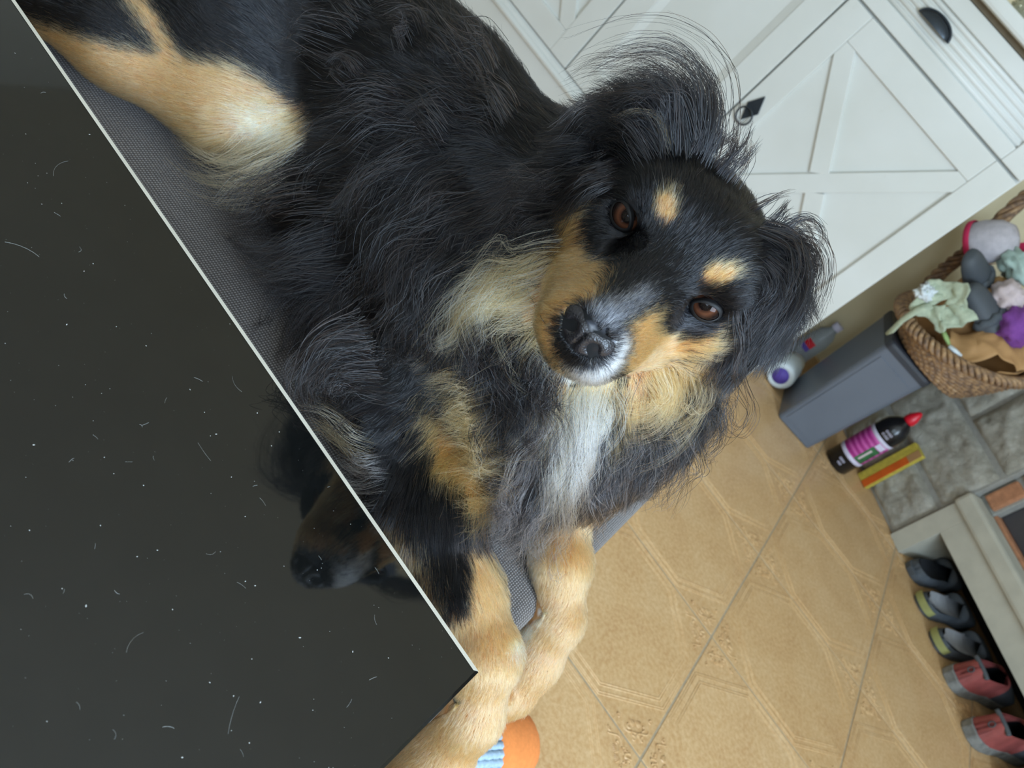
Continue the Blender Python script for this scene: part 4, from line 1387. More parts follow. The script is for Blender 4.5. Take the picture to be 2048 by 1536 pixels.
NC = H(0.0, 0.083, -0.0235)
nf = nrm(HF * 0.97 + HU * 0.10)
nm_ = hmat(NC, nf, HL)                              # local x = dog's left, z = forward
up_l = np.array(nm_.to_3x3().inverted() @ Vector(HU))
ys = 1 if up_l[1] > 0 else -1
def nosefn(a, b):
    th, ph = 2 * math.pi * a, math.pi * b
    d = Vector((math.sin(ph) * math.cos(th), math.sin(ph) * math.sin(th), math.cos(ph)))
    X = math.copysign(abs(d.x) ** 0.85, d.x)
    Y = math.copysign(abs(d.y) ** 0.90, d.y)
    Z = d.z
    up = Y * ys
    wid = 0.0182 * (1.0 - 0.34 * max(0.0, -up) ** 1.3 - 0.10 * max(0, up) ** 2)
    p = Vector((X * wid, Y * (0.0135 if up > 0 else 0.0150), Z * 0.0120 - 0.004 * max(0, up) ** 2))
    # nostrils: rounded holes that sweep outwards and down
    for s in (1, -1):
        qx, qy = p.x - s * 0.0086, p.y * ys + 0.0020
        g = math.exp(-((qx / 0.0034) ** 2 + (qy / 0.0038) ** 2))
        qx2, qy2 = p.x - s * 0.0118, p.y * ys + 0.0042
        g2 = 0.55 * math.exp(-((qx2 / 0.0036) ** 2 + (qy2 / 0.0022) ** 2))
        if Z > -0.2:
            p.z -= 0.0062 * g + 0.0034 * g2
    if Z > 0:
        p.z -= 0.0018 * math.exp(-(p.x / 0.0010) ** 2) * (1 if up < 0.2 else 0.2)
        p.z += 0.0005 * math.exp(-((abs(p.x) - 0.0045) / 0.003) ** 2) * (up < 0.5)
    return p
no = MB().grid(nosefn, 72, 56, True).build('nose', 'nose', dog, True, 1e-6)
no.matrix_basis = nm_

# ------------------------------------------------------------------ dog: coat
HAIR = N('dog_hair')
HAIR.nt.nodes.remove(HAIR.bsdf)
hb = HAIR.n('ShaderNodeBsdfHairPrincipled')
hb.parametrization = 'COLOR'
hb.inputs['Roughness'].default_value = 0.26
hb.inputs['Radial Roughness'].default_value = 0.45
hb.inputs['Coat'].default_value = 0.3
hb.inputs['IOR'].default_value = 1.53
at_ = HAIR.n('ShaderNodeAttribute')
at_.attribute_name = 'coat'
HAIR.l(at_.outputs['Color'], hb.inputs['Color'])
HAIR.l(hb.outputs[0], HAIR.out.inputs['Surface'])
SKN = N('dog_undercoat')
sa = SKN.n('ShaderNodeAttribute')
sa.attribute_name = 'coat'
SKN.set(Base_Color=sa.outputs['Color'], Roughness=0.9)
dog_me.materials.append(SKN.mat)

COLR = {k: np.array(srgb(*c)[:3]) for k, c in dict(
    K=(6, 7, 11), BK=(28, 21, 20), T=(192, 132, 78), LT=(204, 160, 112), C=(224, 186, 130), W=(238, 236, 230), G=(140, 142, 148), DG=(66, 68, 76), S=(100, 90, 90)).items()}
z1 = lambda pts, s=1.92, ox=900, oy=100: [(ox + x / s, oy + y / s) for x, y in pts]
z4 = lambda pts: z1(pts, 3.413, 820, 740)
def oval(cx, cy, rx, ry, rot):
    c, s = math.cos(rot), math.sin(rot)
    return [(cx + rx * math.cos(t) * c - ry * math.sin(t) * s, cy + rx * math.cos(t) * s + ry * math.sin(t) * c) for t in np.linspace(0, 2 * math.pi, 20)]
# coat markings, traced on the photograph; later ones win.  (colour, second colour, share of the second, edge softness px)
MARKS = [
    ('T', 'C', 0.12, 9, z1([(600, 555), (560, 600), (530, 650), (520, 720), (560, 780), (640, 830), (605, 880), (585, 930), (560, 970), (490, 990), (430, 1010), (405, 1060), (410, 1130), (430, 1190), (460, 1250), (420, 1260), (380, 1200), (330, 1130), (295, 1050), (270, 1000), (230, 960), (250, 880), (300, 830), (330, 760), (400, 690), (440, 640), (520, 590)])),
    ('C', 'T', 0.45, 14, z1([(300, 700), (340, 790), (300, 880), (280, 990), (150, 1010), (60, 1090), (0, 1110), (20, 1000), (100, 900), (200, 790)])),
    ('BK', 'K', 0.5, 18, z1([(200, 480), (420, 470), (470, 560), (380, 620), (240, 600)])),
    ('T', 'C', 0.15, 8, z1([(660, 1060), (720, 1020), (800, 980), (812, 1010), (800, 1060), (860, 1110), (960, 1100), (1060, 1040), (1040, 1090), (990, 1150), (860, 1190), (760, 1235), (690, 1270), (640, 1220), (680, 1150), (690, 1100)])),
    ('T', 'C', 0.25, 14, z1([(690, 1260), (800, 1200), (900, 1150), (1050, 1115), (1015, 1230), (890, 1345), (775, 1410), (700, 1450), (630, 1450), (640, 1330)])),
    ('C', 'W', 0.4, 10, z4([(1340, 400), (1500, 340), (1640, 250), (1700, 280), (1570, 380), (1400, 420)])),
    ('C', 'T', 0.3, 10, z4([(860, 60), (1100, 80), (1010, 260), (960, 420), (900, 420), (930, 250)])),
    ('W', 'C', 0.25, 10, z4([(1090, 80), (1330, 90), (1360, 200), (1320, 290), (1230, 340), (1150, 420), (1130, 540), (1080, 650), (1030, 740), (1000, 850), (960, 850), (965, 700), (980, 560), (1010, 420), (1030, 260)])),
    ('S', 'K', 0.35, 16, z4([(560, 560), (880, 520), (900, 900), (960, 1100), (800, 1250), (560, 1250), (250, 1120), (420, 960), (540, 930)])),
    ('S', 'K', 0.55, 18, z4([(1080, 760), (1400, 500), (1700, 500), (1650, 800), (1400, 1000), (1100, 1100)])),
    ('T', 'C', 0.15, 12, z4([(170, 60), (280, 60), (330, 180), (410, 290), (400, 420), (540, 620), (540, 760), (520, 930), (440, 960), (390, 880), (360, 760), (250, 700), (160, 600), (180, 420), (160, 250)])),
    ('W', 'G', 0.35, 7, z1([(645, 1070), (685, 1105), (685, 1160), (640, 1225), (600, 1275), (540, 1305), (470, 1270), (425, 1190), (470, 1205), (540, 1212), (600, 1190), (630, 1140)])),
    ('G', 'DG', 0.5, 9, z1([(520, 1000), (600, 960), (680, 940), (740, 900), (790, 950), (720, 1010), (650, 1060), (600, 1090), (540, 1040)])),
    ('DG', 'K', 0.5, 8, z1([(830, 1060), (870, 960), (960, 1030), (1040, 1040), (1010, 1075), (900, 1105)])),  # grey below the eye, with blue sheen put into its colour
    ('T', 'C', 0.35, 5, oval(1330, 422, 25, 37, 0.12)),
    ('T', 'C', 0.35, 5, oval(1430, 551, 42, 24, -0.25)),
    ('LT', 'T', 0.3, 8, [(925, 1070), (975, 1080), (1030, 1200), (1060, 1340), (1060, 1700), (600, 1700), (880, 1400), (895, 1330), (870, 1270), (890, 1230), (935, 1215), (935, 1140)]),
    ('T', 'BK', 0.3, 14, [(770, 1000), (830, 1060), (880, 1200), (880, 1290), (800, 1160), (740, 1040)]),
    ('LT', 'T', 0.35, 6, [(1040, 1030), (1190, 1010), (1300, 1150), (1280, 1350), (1100, 1540), (985, 1460), (1010, 1300), (1040, 1230), (1065, 1150)]),
    ('W', 'LT', 0.4, 6, [(1010, 1300), (1080, 1215), (1095, 1230), (1030, 1320)]),
    ('LT', 'T', 0.35, 10, [(-200, -40), (60, 40), (240, 90), (330, 110), (270, 40), (230, -40), (290, -60), (310, 20), (375, 115), (480, 130), (580, 190), (640, 215), (650, 260), (560, 330), (450, 330), (300, 240), (110, 160), (-200, 60)]),
    ('W', 'C', 0.5, 16, [(470, 215), (560, 210), (630, 235), (620, 280), (560, 330), (500, 290)]),
    ('C', 'BK', 0.3, 16, [(440, 310), (540, 300), (600, 330), (560, 370), (470, 370)]),
    ('T', 'W', 0.35, 10, [(610, 835), (700, 830), (760, 930), (720, 960), (650, 880)]),
]

# strokes read from the photograph: root, tip (pixels), length mm, lift, wave
STROKES = [tuple(float(x) for x in l.split()) for l in '''
1215 625 1250 590 6 .25 0;1265 575 1300 540 7 .25 0;1320 520 1360 480 8 .25 0;1350 480 1400 430 10 .22 0;1400 430 1440 370 10 .18 0;1440 380 1470 320 10 .16 0
1370 400 1380 340 10 .18 0;1500 420 1540 380 11 .16 0;1340 340 1330 290 16 .2 .05;1480 480 1530 470 13 .2 0;1530 500 1590 520 20 .2 .05;1500 560 1560 580 17 .2 .05
1560 560 1595 620 34 .12 .12;1580 600 1560 680 44 .12 .2;1540 650 1480 720 42 .12 .25;1480 680 1450 730 38 .15 .25
1280 330 1240 300 18 .2 .05;1250 370 1190 370 22 .2 .1;1210 340 1150 330 38 .25 .2;1180 380 1110 400 42 .2 .25;1130 370 1060 400 46 .2 .3;1230 280 1180 240 40 .4 .25;1320 260 1300 200 36 .5 .2;1380 260 1400 200 30 .4 .2
1230 440 1205 425 5 .2 0;1200 470 1170 480 7 .2 0;1255 490 1250 510 5 .2 0;1290 430 1300 400 6 .2 0;1390 600 1370 580 5 .2 0;1440 600 1470 600 7 .2 0
1190 540 1140 545 8 .2 0;1150 580 1090 585 9 .2 0;1120 620 1070 610 7 .2 0;1100 500 1040 540 24 .18 .2;1060 560 990 590 32 .18 .35;1020 590 940 630 42 .18 .45;1140 450 1090 490 18 .18 .15;1180 410 1140 440 10 .2 .05
1110 660 1075 650 5 .2 0;1120 710 1090 720 5 .2 0;1150 745 1140 775 6 .25 0;1190 755 1190 790 7 .25 0
1250 690 1290 670 5 .2 0;1240 730 1280 720 6 .2 0;1300 680 1350 665 7 .2 0;1290 720 1340 710 8 .2 0;1370 680 1420 665 10 .2 0;1400 640 1440 650 8 .2 0;1360 620 1390 640 6 .2 0;1430 640 1460 630 9 .2 0;1390 700 1430 700 20 .2 .15
1325 440 1340 395 8 .3 0;1420 565 1455 540 8 .3 0
1040 430 960 450 42 .22 .3;1060 480 980 540 42 .22 .35;980 480 890 540 50 .22 .35;950 420 860 470 50 .2 .3;920 350 830 400 46 .18 .3;1000 340 930 350 36 .18 .2;900 560 830 640 50 .22 .35;980 620 930 720 55 .25 .5;1020 700 970 800 55 .28 .6;900 680 840 760 46 .2 .35;830 560 760 630 46 .2 .3
1060 760 1010 860 55 .25 .55;1110 780 1090 880 55 .2 .4;1160 790 1140 920 65 .2 .3;1140 880 1110 1000 65 .18 .3;1220 790 1220 880 45 .28 .6;1290 780 1270 860 36 .2 .3;1340 760 1330 850 42 .2 .25;1380 760 1390 860 50 .2 .35;1330 870 1310 970 34 .2 .35;1250 880 1230 990 40 .2 .35;1190 950 1160 1050 40 .2 .3;1080 950 1040 1060 60 .2 .35;1000 900 960 1000 55 .2 .35;950 850 880 870 32 .2 .15;930 930 890 970 32 .2 .15
870 800 810 860 42 .15 .25;800 700 720 770 46 .15 .25;760 800 700 850 42 .15 .25;720 620 620 660 52 .15 .35;740 520 640 560 52 .15 .25;800 420 700 470 46 .15 .25;680 480 570 480 46 .12 .2;640 400 530 390 46 .12 .2;700 330 600 350 42 .12 .2;650 620 580 640 46 .12 .3;690 720 640 740 42 .12 .3
800 250 720 230 38 .12 .2;900 200 830 150 38 .14 .25;700 150 620 110 36 .12 .2;800 80 740 20 38 .2 .35;900 80 860 20 34 .15 .2;1000 230 950 170 30 .15 .15;1080 300 1030 250 30 .2 .15;600 60 540 10 30 .12 .1;500 60 440 20 20 .12 .05;550 150 490 110 24 .12 .1
640 250 560 300 26 .12 .1;580 280 490 330 28 .12 .12;520 200 440 170 16 .12 .05;430 180 340 150 12 .12 0;300 150 210 120 10 .12 0;200 120 120 90 8 .12 0;480 300 390 310 24 .12 .1;400 60 360 20 12 .12 0;320 60 280 10 10 .12 0
880 980 890 1060 26 .15 .1;850 900 830 980 28 .15 .15;900 1100 920 1180 16 .15 .05;940 1180 960 1260 10 .12 0;980 1290 985 1350 8 .12 0;950 1400 910 1460 8 .12 0;870 1480 830 1530 8 .12 0;1130 1040 1135 1100 14 .12 0;1145 1110 1150 1170 10 .12 0;1110 1150 1095 1220 10 .12 0;1120 1240 1070 1320 8 .12 0;1050 1340 1020 1390 7 .12 0;700 900 640 880 32 .2 .15
'''.replace('\n', ';').split(';') if l.strip()]

bvh = BVHTree.FromPolygons([Vector(p) for p in DV], DQ.tolist())
cv = Vector(CAM)
anc = []
for u0, v0, u1, v1, L_, lift, wv in STROKES:
    d0 = Vector(ray(u0, v0))
    hit, nn, _, _ = bvh.ray_cast(cv, d0.normalized())
    if hit is None:
        hit, nn, _, _ = bvh.find_nearest(cv + d0 * 0.56)
    d1 = Vector(ray(u1, v1))
    dep = (hit - cv).dot(Vector(CR[2]))
    q = cv + d1 * dep                                # same depth as the root, then laid onto the surface
    den = d1.dot(nn)
    if abs(den) > 0.25 * d1.length:
        q = cv + d1 * ((hit - cv).dot(nn) / den)
    t = q - hit
    t -= nn * t.dot(nn)
    if t.length < 1e-5:
        continue
    t.normalize()
    anc.append(tuple(hit) + tuple(t) + tuple(nn) + (L_ * 0.001, lift, wv))
anc = np.array(anc)

# mesh vertex data
tris = np.concatenate([DQ[:, [0, 1, 2]], DQ[:, [0, 2, 3]]])
fn_ = np.cross(DV[tris[:, 1]] - DV[tris[:, 0]], DV[tris[:, 2]] - DV[tris[:, 0]])
area = np.linalg.norm(fn_, axis=1) / 2
VN = np.zeros_like(DV)
for k in range(3):
    np.add.at(VN, tris[:, k], fn_)
VN /= np.linalg.norm(VN, axis=1)[:, None] + 1e-12

# which surface points the photograph shows
pv = project(DV)
dv = (DV - CAM) @ CR[2]
cell = 8.0
bw, bh = 400, 300
bi = np.clip(((pv + 500) / cell).astype(int), 0, [bw - 1, bh - 1])
zb = np.full((bw, bh), 9.0)
np.minimum.at(zb, (bi[:, 0], bi[:, 1]), dv)
for sh in ((1, 0), (-1, 0), (0, 1), (0, -1)):
    zb = np.minimum(zb, np.roll(zb, sh, (0, 1)) + 0.004)
def visible(P, Nn):
    p = project(P)
    d = (P - CAM) @ CR[2]
    i = np.clip(((p + 500) / cell).astype(int), 0, [bw - 1, bh - 1])
    view = (P - CAM) / np.linalg.norm(P - CAM, axis=1)[:, None]
    return (d < zb[i[:, 0], i[:, 1]] + 0.012) & ((view * Nn).sum(1) < 0.05)

def inpoly(p, poly):
    x, y = p[:, 0], p[:, 1]
    r = np.zeros(len(p), bool)
    n = len(poly)
    for i in range(n):
        (x1, y1), (x2, y2) = poly[i - 1], poly[i]
        if y1 == y2:
            continue
        c = (y1 > y) != (y2 > y)
        r ^= c & (x < (x2 - x1) * (y - y1) / (y2 - y1) + x1)
    return r

def coat_colour(P, fuzz=1.0):
    p = project(P)
    col = np.where(rng.random(len(P))[:, None] < 0.10, COLR['BK'], COLR['K'])
    for a, b, sh, soft, poly in MARKS:
        j = p + rng.normal(0, soft * fuzz, p.shape)
        ins = inpoly(j, poly)
        pick = np.where(rng.random(len(P))[:, None] < sh, COLR[b], COLR[a])
        col[ins] = pick[ins]
    return col

vis = visible(DV, VN)
vcol = coat_colour(DV, 0.6)
from mathutils.kdtree import KDTree
vi = np.nonzero(vis)[0]
kd = KDTree(len(vi))
for q, i in enumerate(vi):
    kd.insert(DV[i], q)
kd.balance()
for i in np.nonzero(~vis)[0]:
    vcol[i] = vcol[vi[kd.find(DV[i])[1]]]
la = dog_me.attributes.new('coat', 'FLOAT_COLOR', 'POINT')
la.data.foreach_set('color', np.concatenate([vcol * 0.8, np.ones((len(vcol), 1))], 1).astype(np.float32).ravel())

def field(P, Nn):
    """direction, length, lift, wave interpolated from the strokes"""
    D = np.zeros((len(P), 3)); A = np.zeros((len(P), 3))
    for s in range(0, len(P), 20000):
        p, n = P[s:s + 20000], Nn[s:s + 20000]
        d2 = ((p[:, None, :] - anc[None, :, :3]) ** 2).sum(-1)
        w = 1.0 / (d2 + 2.5e-5) ** 1.6
        w *= np.clip(0.35 + 0.65 * (n @ anc[:, 6:9].T), 0.05, 1)
        w /= w.sum(1)[:, None]
        D[s:s + 20000] = w @ anc[:, 3:6]
        A[s:s + 20000] = w @ anc[:, 9:12]
    D -= Nn * (D * Nn).sum(1)[:, None]
    D /= np.linalg.norm(D, axis=1)[:, None] + 1e-9
    return D, A

# strand roots
VD, VA = field(DV, VN)
tc_ = DV[tris].mean(1)
tl = VA[tris, 0].mean(1)
tvis = vis[tris].any(1)
tp = project(tc_)
onscr = (tp[:, 0] > -120) & (tp[:, 0] < 2170) & (tp[:, 1] > -120) & (tp[:, 1] < 1650)
dens = np.interp(tl, [0.006, 0.010, 0.016, 0.03, 0.06], [330, 250, 150, 62, 40]) * 1e4     # per m2
dens *= np.where(tvis & onscr, 1.0, 0.35)
low = tc_[:, 2] < HB + 0.004
dens *= np.where(low & (tc_[:, 0] < bx1), 0.0, 1.0)
for E_c in (EYE_L, EYE_R):
    rel_ = tc_ - E_c
    x_, y_ = rel_ @ HL, rel_ @ HU
    dens *= np.where((x_ / 0.0118) ** 2 + (y_ / 0.0085) ** 2 + ((rel_ @ HF) / 0.02) ** 2 < 1, 0, 1)
rel_ = tc_ - NC
dens *= np.where(((rel_ @ HL) / 0.017) ** 2 + ((rel_ @ HU) / 0.014) ** 2 + ((rel_ @ HF) / 0.013) ** 2 < 1, 0, 1)
n_exp = dens * area
NS = int(n_exp.sum())
cum = np.cumsum(n_exp)
ti = np.searchsorted(cum, rng.random(NS) * cum[-1])
ti = np.clip(ti, 0, len(tris) - 1)
r1, r2 = rng.random(NS), rng.random(NS)
sq = np.sqrt(r1)
bar = np.stack([1 - sq, sq * (1 - r2), sq * r2], 1)
RP = (DV[tris[ti]] * bar[..., None]).sum(1)
RN = (VN[tris[ti]] * bar[..., None]).sum(1)
RN /= np.linalg.norm(RN, axis=1)[:, None]
RD, RA = field(RP, RN)
rv = visible(RP, RN)
rc = coat_colour(RP)
vc = (vcol[tris[ti]] * bar[..., None]).sum(1)
near = vcol[tris[ti, 0]]
rc = np.where(rv[:, None], rc, near)
loc_ = np.stack([(RP - HO) @ HL, (RP - HO) @ HF, (RP - HO) @ HU], 1)       # throat under the jaw: tan sides, white middle
thr = ~rv & (loc_[:, 2] < -0.052) & (loc_[:, 2] > -0.125) & (loc_[:, 1] > -0.060) & (loc_[:, 1] < 0.06) & (np.abs(loc_[:, 0]) < 0.065)
pick = np.where(np.abs(loc_[:, :1]) < 0.014, COLR['W'], np.where(rng.random((NS, 1)) < 0.35, COLR['C'], COLR['T']))
rc = np.where(thr[:, None], pick, rc)

gx, gy, gz = np.gradient(sdf, GS)
def sdf_at(P):
    q = (P - G0) / GS
    i = np.clip(q.astype(int), 0, GN - 2)
    f = np.clip(q - i, 0, 1)
    d = np.zeros(len(P)); g = np.zeros((len(P), 3))
    for a in (0, 1):
        for b in (0, 1):
            for c in (0, 1):
                w = (f[:, 0] if a else 1 - f[:, 0]) * (f[:, 1] if b else 1 - f[:, 1]) * (f[:, 2] if c else 1 - f[:, 2])
                I = (i[:, 0] + a, i[:, 1] + b, i[:, 2] + c)
                d += w * sdf[I]
                g[:, 0] += w * gx[I]; g[:, 1] += w * gy[I]; g[:, 2] += w * gz[I]
    g /= np.linalg.norm(g, axis=1)[:, None] + 1e-6
    return d, g

def grow(P, Nn, D, L, lift, wave, K, grav, phase=None, freq=None, jit=0.12):
    """integrate strands over the body; returns (n, K+1, 3)"""
    n = len(P)
    out = np.zeros((n, K + 1, 3))
    out[:, 0] = P - Nn * 0.0008
    D = D + rng.normal(0, jit, D.shape)
    side = np.cross(D, Nn)
    side /= np.linalg.norm(side, axis=1)[:, None] + 1e-9
    if phase is None: phase = rng.random(n) * 6.283
    if freq is None: freq = 1.5
    la_ = np.clip(lift + rng.normal(0, 0.06, n), 0.02, 0.9)
    for k in range(K):
        t = (k + 0.5) / K
        dirv = D * (1 - la_ * (1 - t) * 0.8)[:, None] + Nn * (la_ * (1.2 - 1.1 * t))[:, None]
        dirv = dirv + side * (wave * np.cos(phase + t * 6.283 * freq) * min(1, t * 2.5))[:, None] * 0.9
        dirv = dirv + Nn * (0.5 * wave * np.sin(phase + t * 6.283 * freq))[:, None] * min(1, t * 2)
        dirv[:, 2] -= grav * t * np.clip(L / 0.05, 0, 1)
        dirv /= np.linalg.norm(dirv, axis=1)[:, None] + 1e-9
        q = out[:, k] + dirv * (L / K)[:, None]
        d, g = sdf_at(q)
        need = 0.0006 + 0.05 * L * t
        push = np.where((d < need) & (d < 0.5), need - d, 0)
        q = q + g * np.minimum(push, 0.02)[:, None]
        ins = (q[:, 0] < bx1 + 0.002) & (q[:, 1] < by1) & (q[:, 1] > 0.334)
        q[:, 2] = np.where(ins, np.maximum(q[:, 2], HB + 0.0012 + 0.002 * rng.random(n)), q[:, 2])
        q[:, 1] = np.where(q[:, 2] < HT + 0.004, np.maximum(q[:, 1], ty1 + 0.002), q[:, 1])
        out[:, k + 1] = q
    return out

def clumped(C, guides_share, strength, power=1.3):
    """draw every strand towards the nearest of a few guide strands"""
    n, K1, _ = C.shape
    g = rng.choice(n, max(2, int(n * guides_share)), replace=False)
    t_ = KDTree(len(g))
    for q, i in enumerate(g):
        t_.insert(C[i, 0], q)
    t_.balance()
    near_ = np.array([g[t_.find(p)[1]] for p in C[:, 0]])
    w = (np.linspace(0, 1, K1) ** power)[None, :, None] * strength[:, None, None]
    return C * (1 - w) + (C[near_] + (C[:, :1] - C[near_][:, :1]) * 0.25) * w

def add_hair(name, curves, radius, colour, label=None):
    """one hair-curves object; curves (n, K, 3)"""
    n, K1, _ = curves.shape
    hc = bpy.data.hair_curves.new(name)
    hc.add_curves([K1] * n)
    hc.position_data.foreach_set('vector', curves.astype(np.float32).ravel())
    a = hc.attributes.new('radius', 'FLOAT', 'POINT')
    t = np.linspace(0, 1, K1)
    a.data.foreach_set('value', (radius[:, None] * (1 - 0.82 * t ** 1.6)[None, :]).astype(np.float32).ravel())
    c = hc.attributes.new('coat', 'FLOAT_COLOR', 'CURVE')
    c.data.foreach_set('color', np.concatenate([colour, np.ones((n, 1))], 1).astype(np.float32).ravel())
    hc.materials.append(HAIR.mat)
    o = bpy.data.objects.new(name, hc)
    COL.objects.link(o)
    o.parent = dog
    tag(o, label, kind='stuff')
    return o

def tone(c, amt=0.22):
    f = np.exp(rng.normal(0, amt, len(c)))
    return np.clip(c * f[:, None], 0.002, 0.95)

Lr = RA[:, 0] * rng.uniform(0.72, 1.15, NS)
short = RA[:, 0] < 0.0145
# short hair of face and legs
i = np.nonzero(short)[0]
C = grow(RP[i], RN[i], RD[i], Lr[i], RA[i, 1], RA[i, 2], 4, 0.0, jit=0.16)
C = clumped(C, 0.08, np.full(len(i), 0.35))
add_hair('short_coat', C, rng.uniform(0.00010, 0.00016, len(i)), tone(rc[i], 0.25))
# long coat: wave shared within locks
i = np.nonzero(~short)[0]
cellid = np.floor(RP[i] / 0.016).astype(int)
h = (cellid[:, 0] * 73856093 ^ cellid[:, 1] * 19349663 ^ cellid[:, 2] * 83492791) & 0xffff
ph = (h / 65535.0) * 6.283 + rng.normal(0, 0.35, len(i))
C = grow(RP[i], RN[i], RD[i], Lr[i], RA[i, 1], RA[i, 2], 9, 0.30, ph, 1.1 + 0.8 * ((h // 7) % 100) / 100.0, 0.13)
C = clumped(C, 0.035, np.clip(0.35 + RA[i, 2], 0.2, 0.8))
add_hair('long_coat', C, rng.uniform(0.00013, 0.00021, len(i)), tone(rc[i], 0.3))
print('strands', NS, short.sum())

# ------------------------------------------------------------------ dog: single locks, fringes, whiskers
def catmull(P, n):
    P = np.asarray(P)
    Q = np.concatenate([[2 * P[0] - P[1]], P, [2 * P[-1] - P[-2]]])
    t = np.linspace(0, len(P) - 1 - 1e-6, n)
    i = t.astype(int)
    f = (t - i)[:, None]
    a, b, c, d = Q[i], Q[i + 1], Q[i + 2], Q[i + 3]
    return 0.5 * (2 * b + (c - a) * f + (2 * a - 5 * b + 4 * c - d) * f * f + (3 * b - a - 3 * c + d) * f ** 3)

def surf(u, v, h, last):
    d = Vector(ray(u, v)).normalized()
    hit, nn, _, _ = bvh.ray_cast(cv, d)
    if hit is not None:
        return np.array(hit - d * h)
    z = last if last is not None else 0.5
    return CAM + ray(u, v) * z

LOCKS = []
def lock(path, n, s0, s1, c1, c2='K', share=0.25, wave=0.0, freq=1.6, rad=0.00017, K=13):
    """a lock of hair whose middle line follows photo points laid over the body; path: (u, v, height m)"""
    last = None
    pts = []
    for u, v, h in path:
        p = surf(u, v, h, last)
        last = (p - CAM) @ CR[2]
        pts.append(p)
    g = catmull(pts, K)
    Lg = np.linalg.norm(np.diff(g, axis=0), axis=1).sum()
    t = np.linspace(0, 1, K)
    tan = np.gradient(g, axis=0)
    tan /= np.linalg.norm(tan, axis=1)[:, None]
    a = np.cross(tan, CR[2])
    a /= np.linalg.norm(a, axis=1)[:, None] + 1e-9
    b = np.cross(tan, a)
    nl = max(2, n // 14)                               # sub-locks share wave and offset
    lo = rng.normal(0, 1, (nl, 2))
    lp = rng.random(nl) * 6.283
    lt = rng.normal(0, 1, (nl, 2))
    k = rng.integers(0, nl, n)
    o0 = lo[k] * 0.8 + rng.normal(0, 0.45, (n, 2))
    o1 = lo[k] * 0.55 + lt[k] * 0.75 + rng.normal(0, 0.20, (n, 2))
    off = (o0[:, None, :] * s0 * (1 - t)[None, :, None] + o1[:, None, :] * s1 * t[None, :, None])
    ph = lp[k] + rng.normal(0, 0.25, n)
    w = wave * Lg * 0.10 * np.sin(ph[:, None] + 6.283 * freq * t[None, :]) * np.minimum(1, t * 2)[None, :]
    w2 = wave * Lg * 0.06 * np.cos(ph[:, None] + 6.283 * freq * t[None, :]) * np.minimum(1, t * 2)[None, :]
    cut_ = rng.uniform(0.62, 1.08, n)                  # each hair ends at its own length
    tt = t[None, :] * cut_[:, None]
    ii = np.clip(tt * (K - 1), 0, K - 1.001)
    i0_ = ii.astype(int)
    f = (ii - i0_)[..., None]
    base = g[i0_] * (1 - f) + g[i0_ + 1] * f
    C = base + a[i0_] * (off[..., :1] + w[..., None]) + b[i0_] * (off[..., 1:] + w2[..., None])
    d, gr = sdf_at(C[:, 0])                            # roots sit in the skin
    back = np.where(d < 0.5, -(d + 0.0015), 0)
    C = C + (gr * np.clip(back, -0.018, 0.01)[:, None])[:, None, :] * (np.clip(1 - t / 0.4, 0, 1) ** 1.5)[None, :, None]
    sh = C.shape
    fl = C.reshape(-1, 3)
    d, gr = sdf_at(fl)
    fl = fl + gr * np.where((d < 0.001) & (d < 0.5), np.minimum(0.001 - d, 0.012), 0)[:, None] * np.tile(np.minimum(1, t * 5), n)[:, None]
    ins = (fl[:, 0] < bx1 + 0.002) & (fl[:, 1] < by1) & (fl[:, 1] > 0.334)
    fl[:, 2] = np.where(ins, np.maximum(fl[:, 2], HB + 0.002), fl[:, 2])
    fl[:, 1] = np.where(fl[:, 2] < HT + 0.004, np.maximum(fl[:, 1], ty1 + 0.002), fl[:, 1])
    C = fl.reshape(sh)
    pick = rng.random(n) < share
    col = np.where(pick[:, None], COLR[c2], COLR[c1])
    LOCKS.append((C, rng.uniform(0.7, 1.15, n) * rad, tone(col, 0.25)))

def flush(name, label=None):
    global LOCKS
    add_hair(name, np.concatenate([x[0] for x in LOCKS]), np.concatenate([x[1] for x in LOCKS]), np.concatenate([x[2] for x in LOCKS]), label)
    LOCKS = []

def P3(s, h=0.004):
    """'u v u v ...' with heights rising from the skin"""
    q = [float(x) for x in s.split()]
    n = len(q) // 2
    return [(q[2 * i], q[2 * i + 1], h * min(1, 0.15 + i / max(1, n - 1))) for i in range(n)]
# ear on the side of the sideboard: wind-blown tufts
lock(P3('1408 292 1386 235 1355 188 1312 158 1252 172 1195 204', .01), 320, .012, .016, 'K', 'BK', .2, .12)
lock(P3('1362 285 1330 232 1292 200 1238 200 1160 252', .01), 360, .014, .016, 'K', 'BK', .25, .12)
lock(P3('1310 292 1256 262 1196 254 1142 292', .01), 320, .013, .014, 'K', 'BK', .3, .15)
lock(P3('1355 290 1326 235 1275 216 1225 228', .010), 40, .006, .010, 'T', 'C', .4, .1)
lock(P3('1412 300 1412 235 1400 182 1372 138', .01), 260, .010, .010, 'K', 'BK', .2, .1)
lock(P3('1380 300 1390 230 1370 170 1330 128', .01), 160, .010, .012, 'K', 'BK', .2, .1)
lock(P3('1252 330 1195 358 1130 382 1080 386 1035 408', .008), 380, .009, .012, 'K', 'BK', .4, .35, 1.8)
lock(P3('1236 350 1180 384 1125 424 1085 444', .008), 260, .008, .010, 'K', 'BK', .4, .35, 1.8)
lock(P3('1230 330 1160 350 1090 372 1040 368 1000 390', .008), 300, .012, .014, 'K', 'BK', .35, .35, 1.8)
lock(P3('1412 285 1436 262 1446 285 1430 308', .006), 50, .004, .004, 'K', 'BK', .3, .2)
lock(P3('1445 310 1466 280 1480 240', .006), 90, .007, .006, 'K', 'BK', .3, .1)
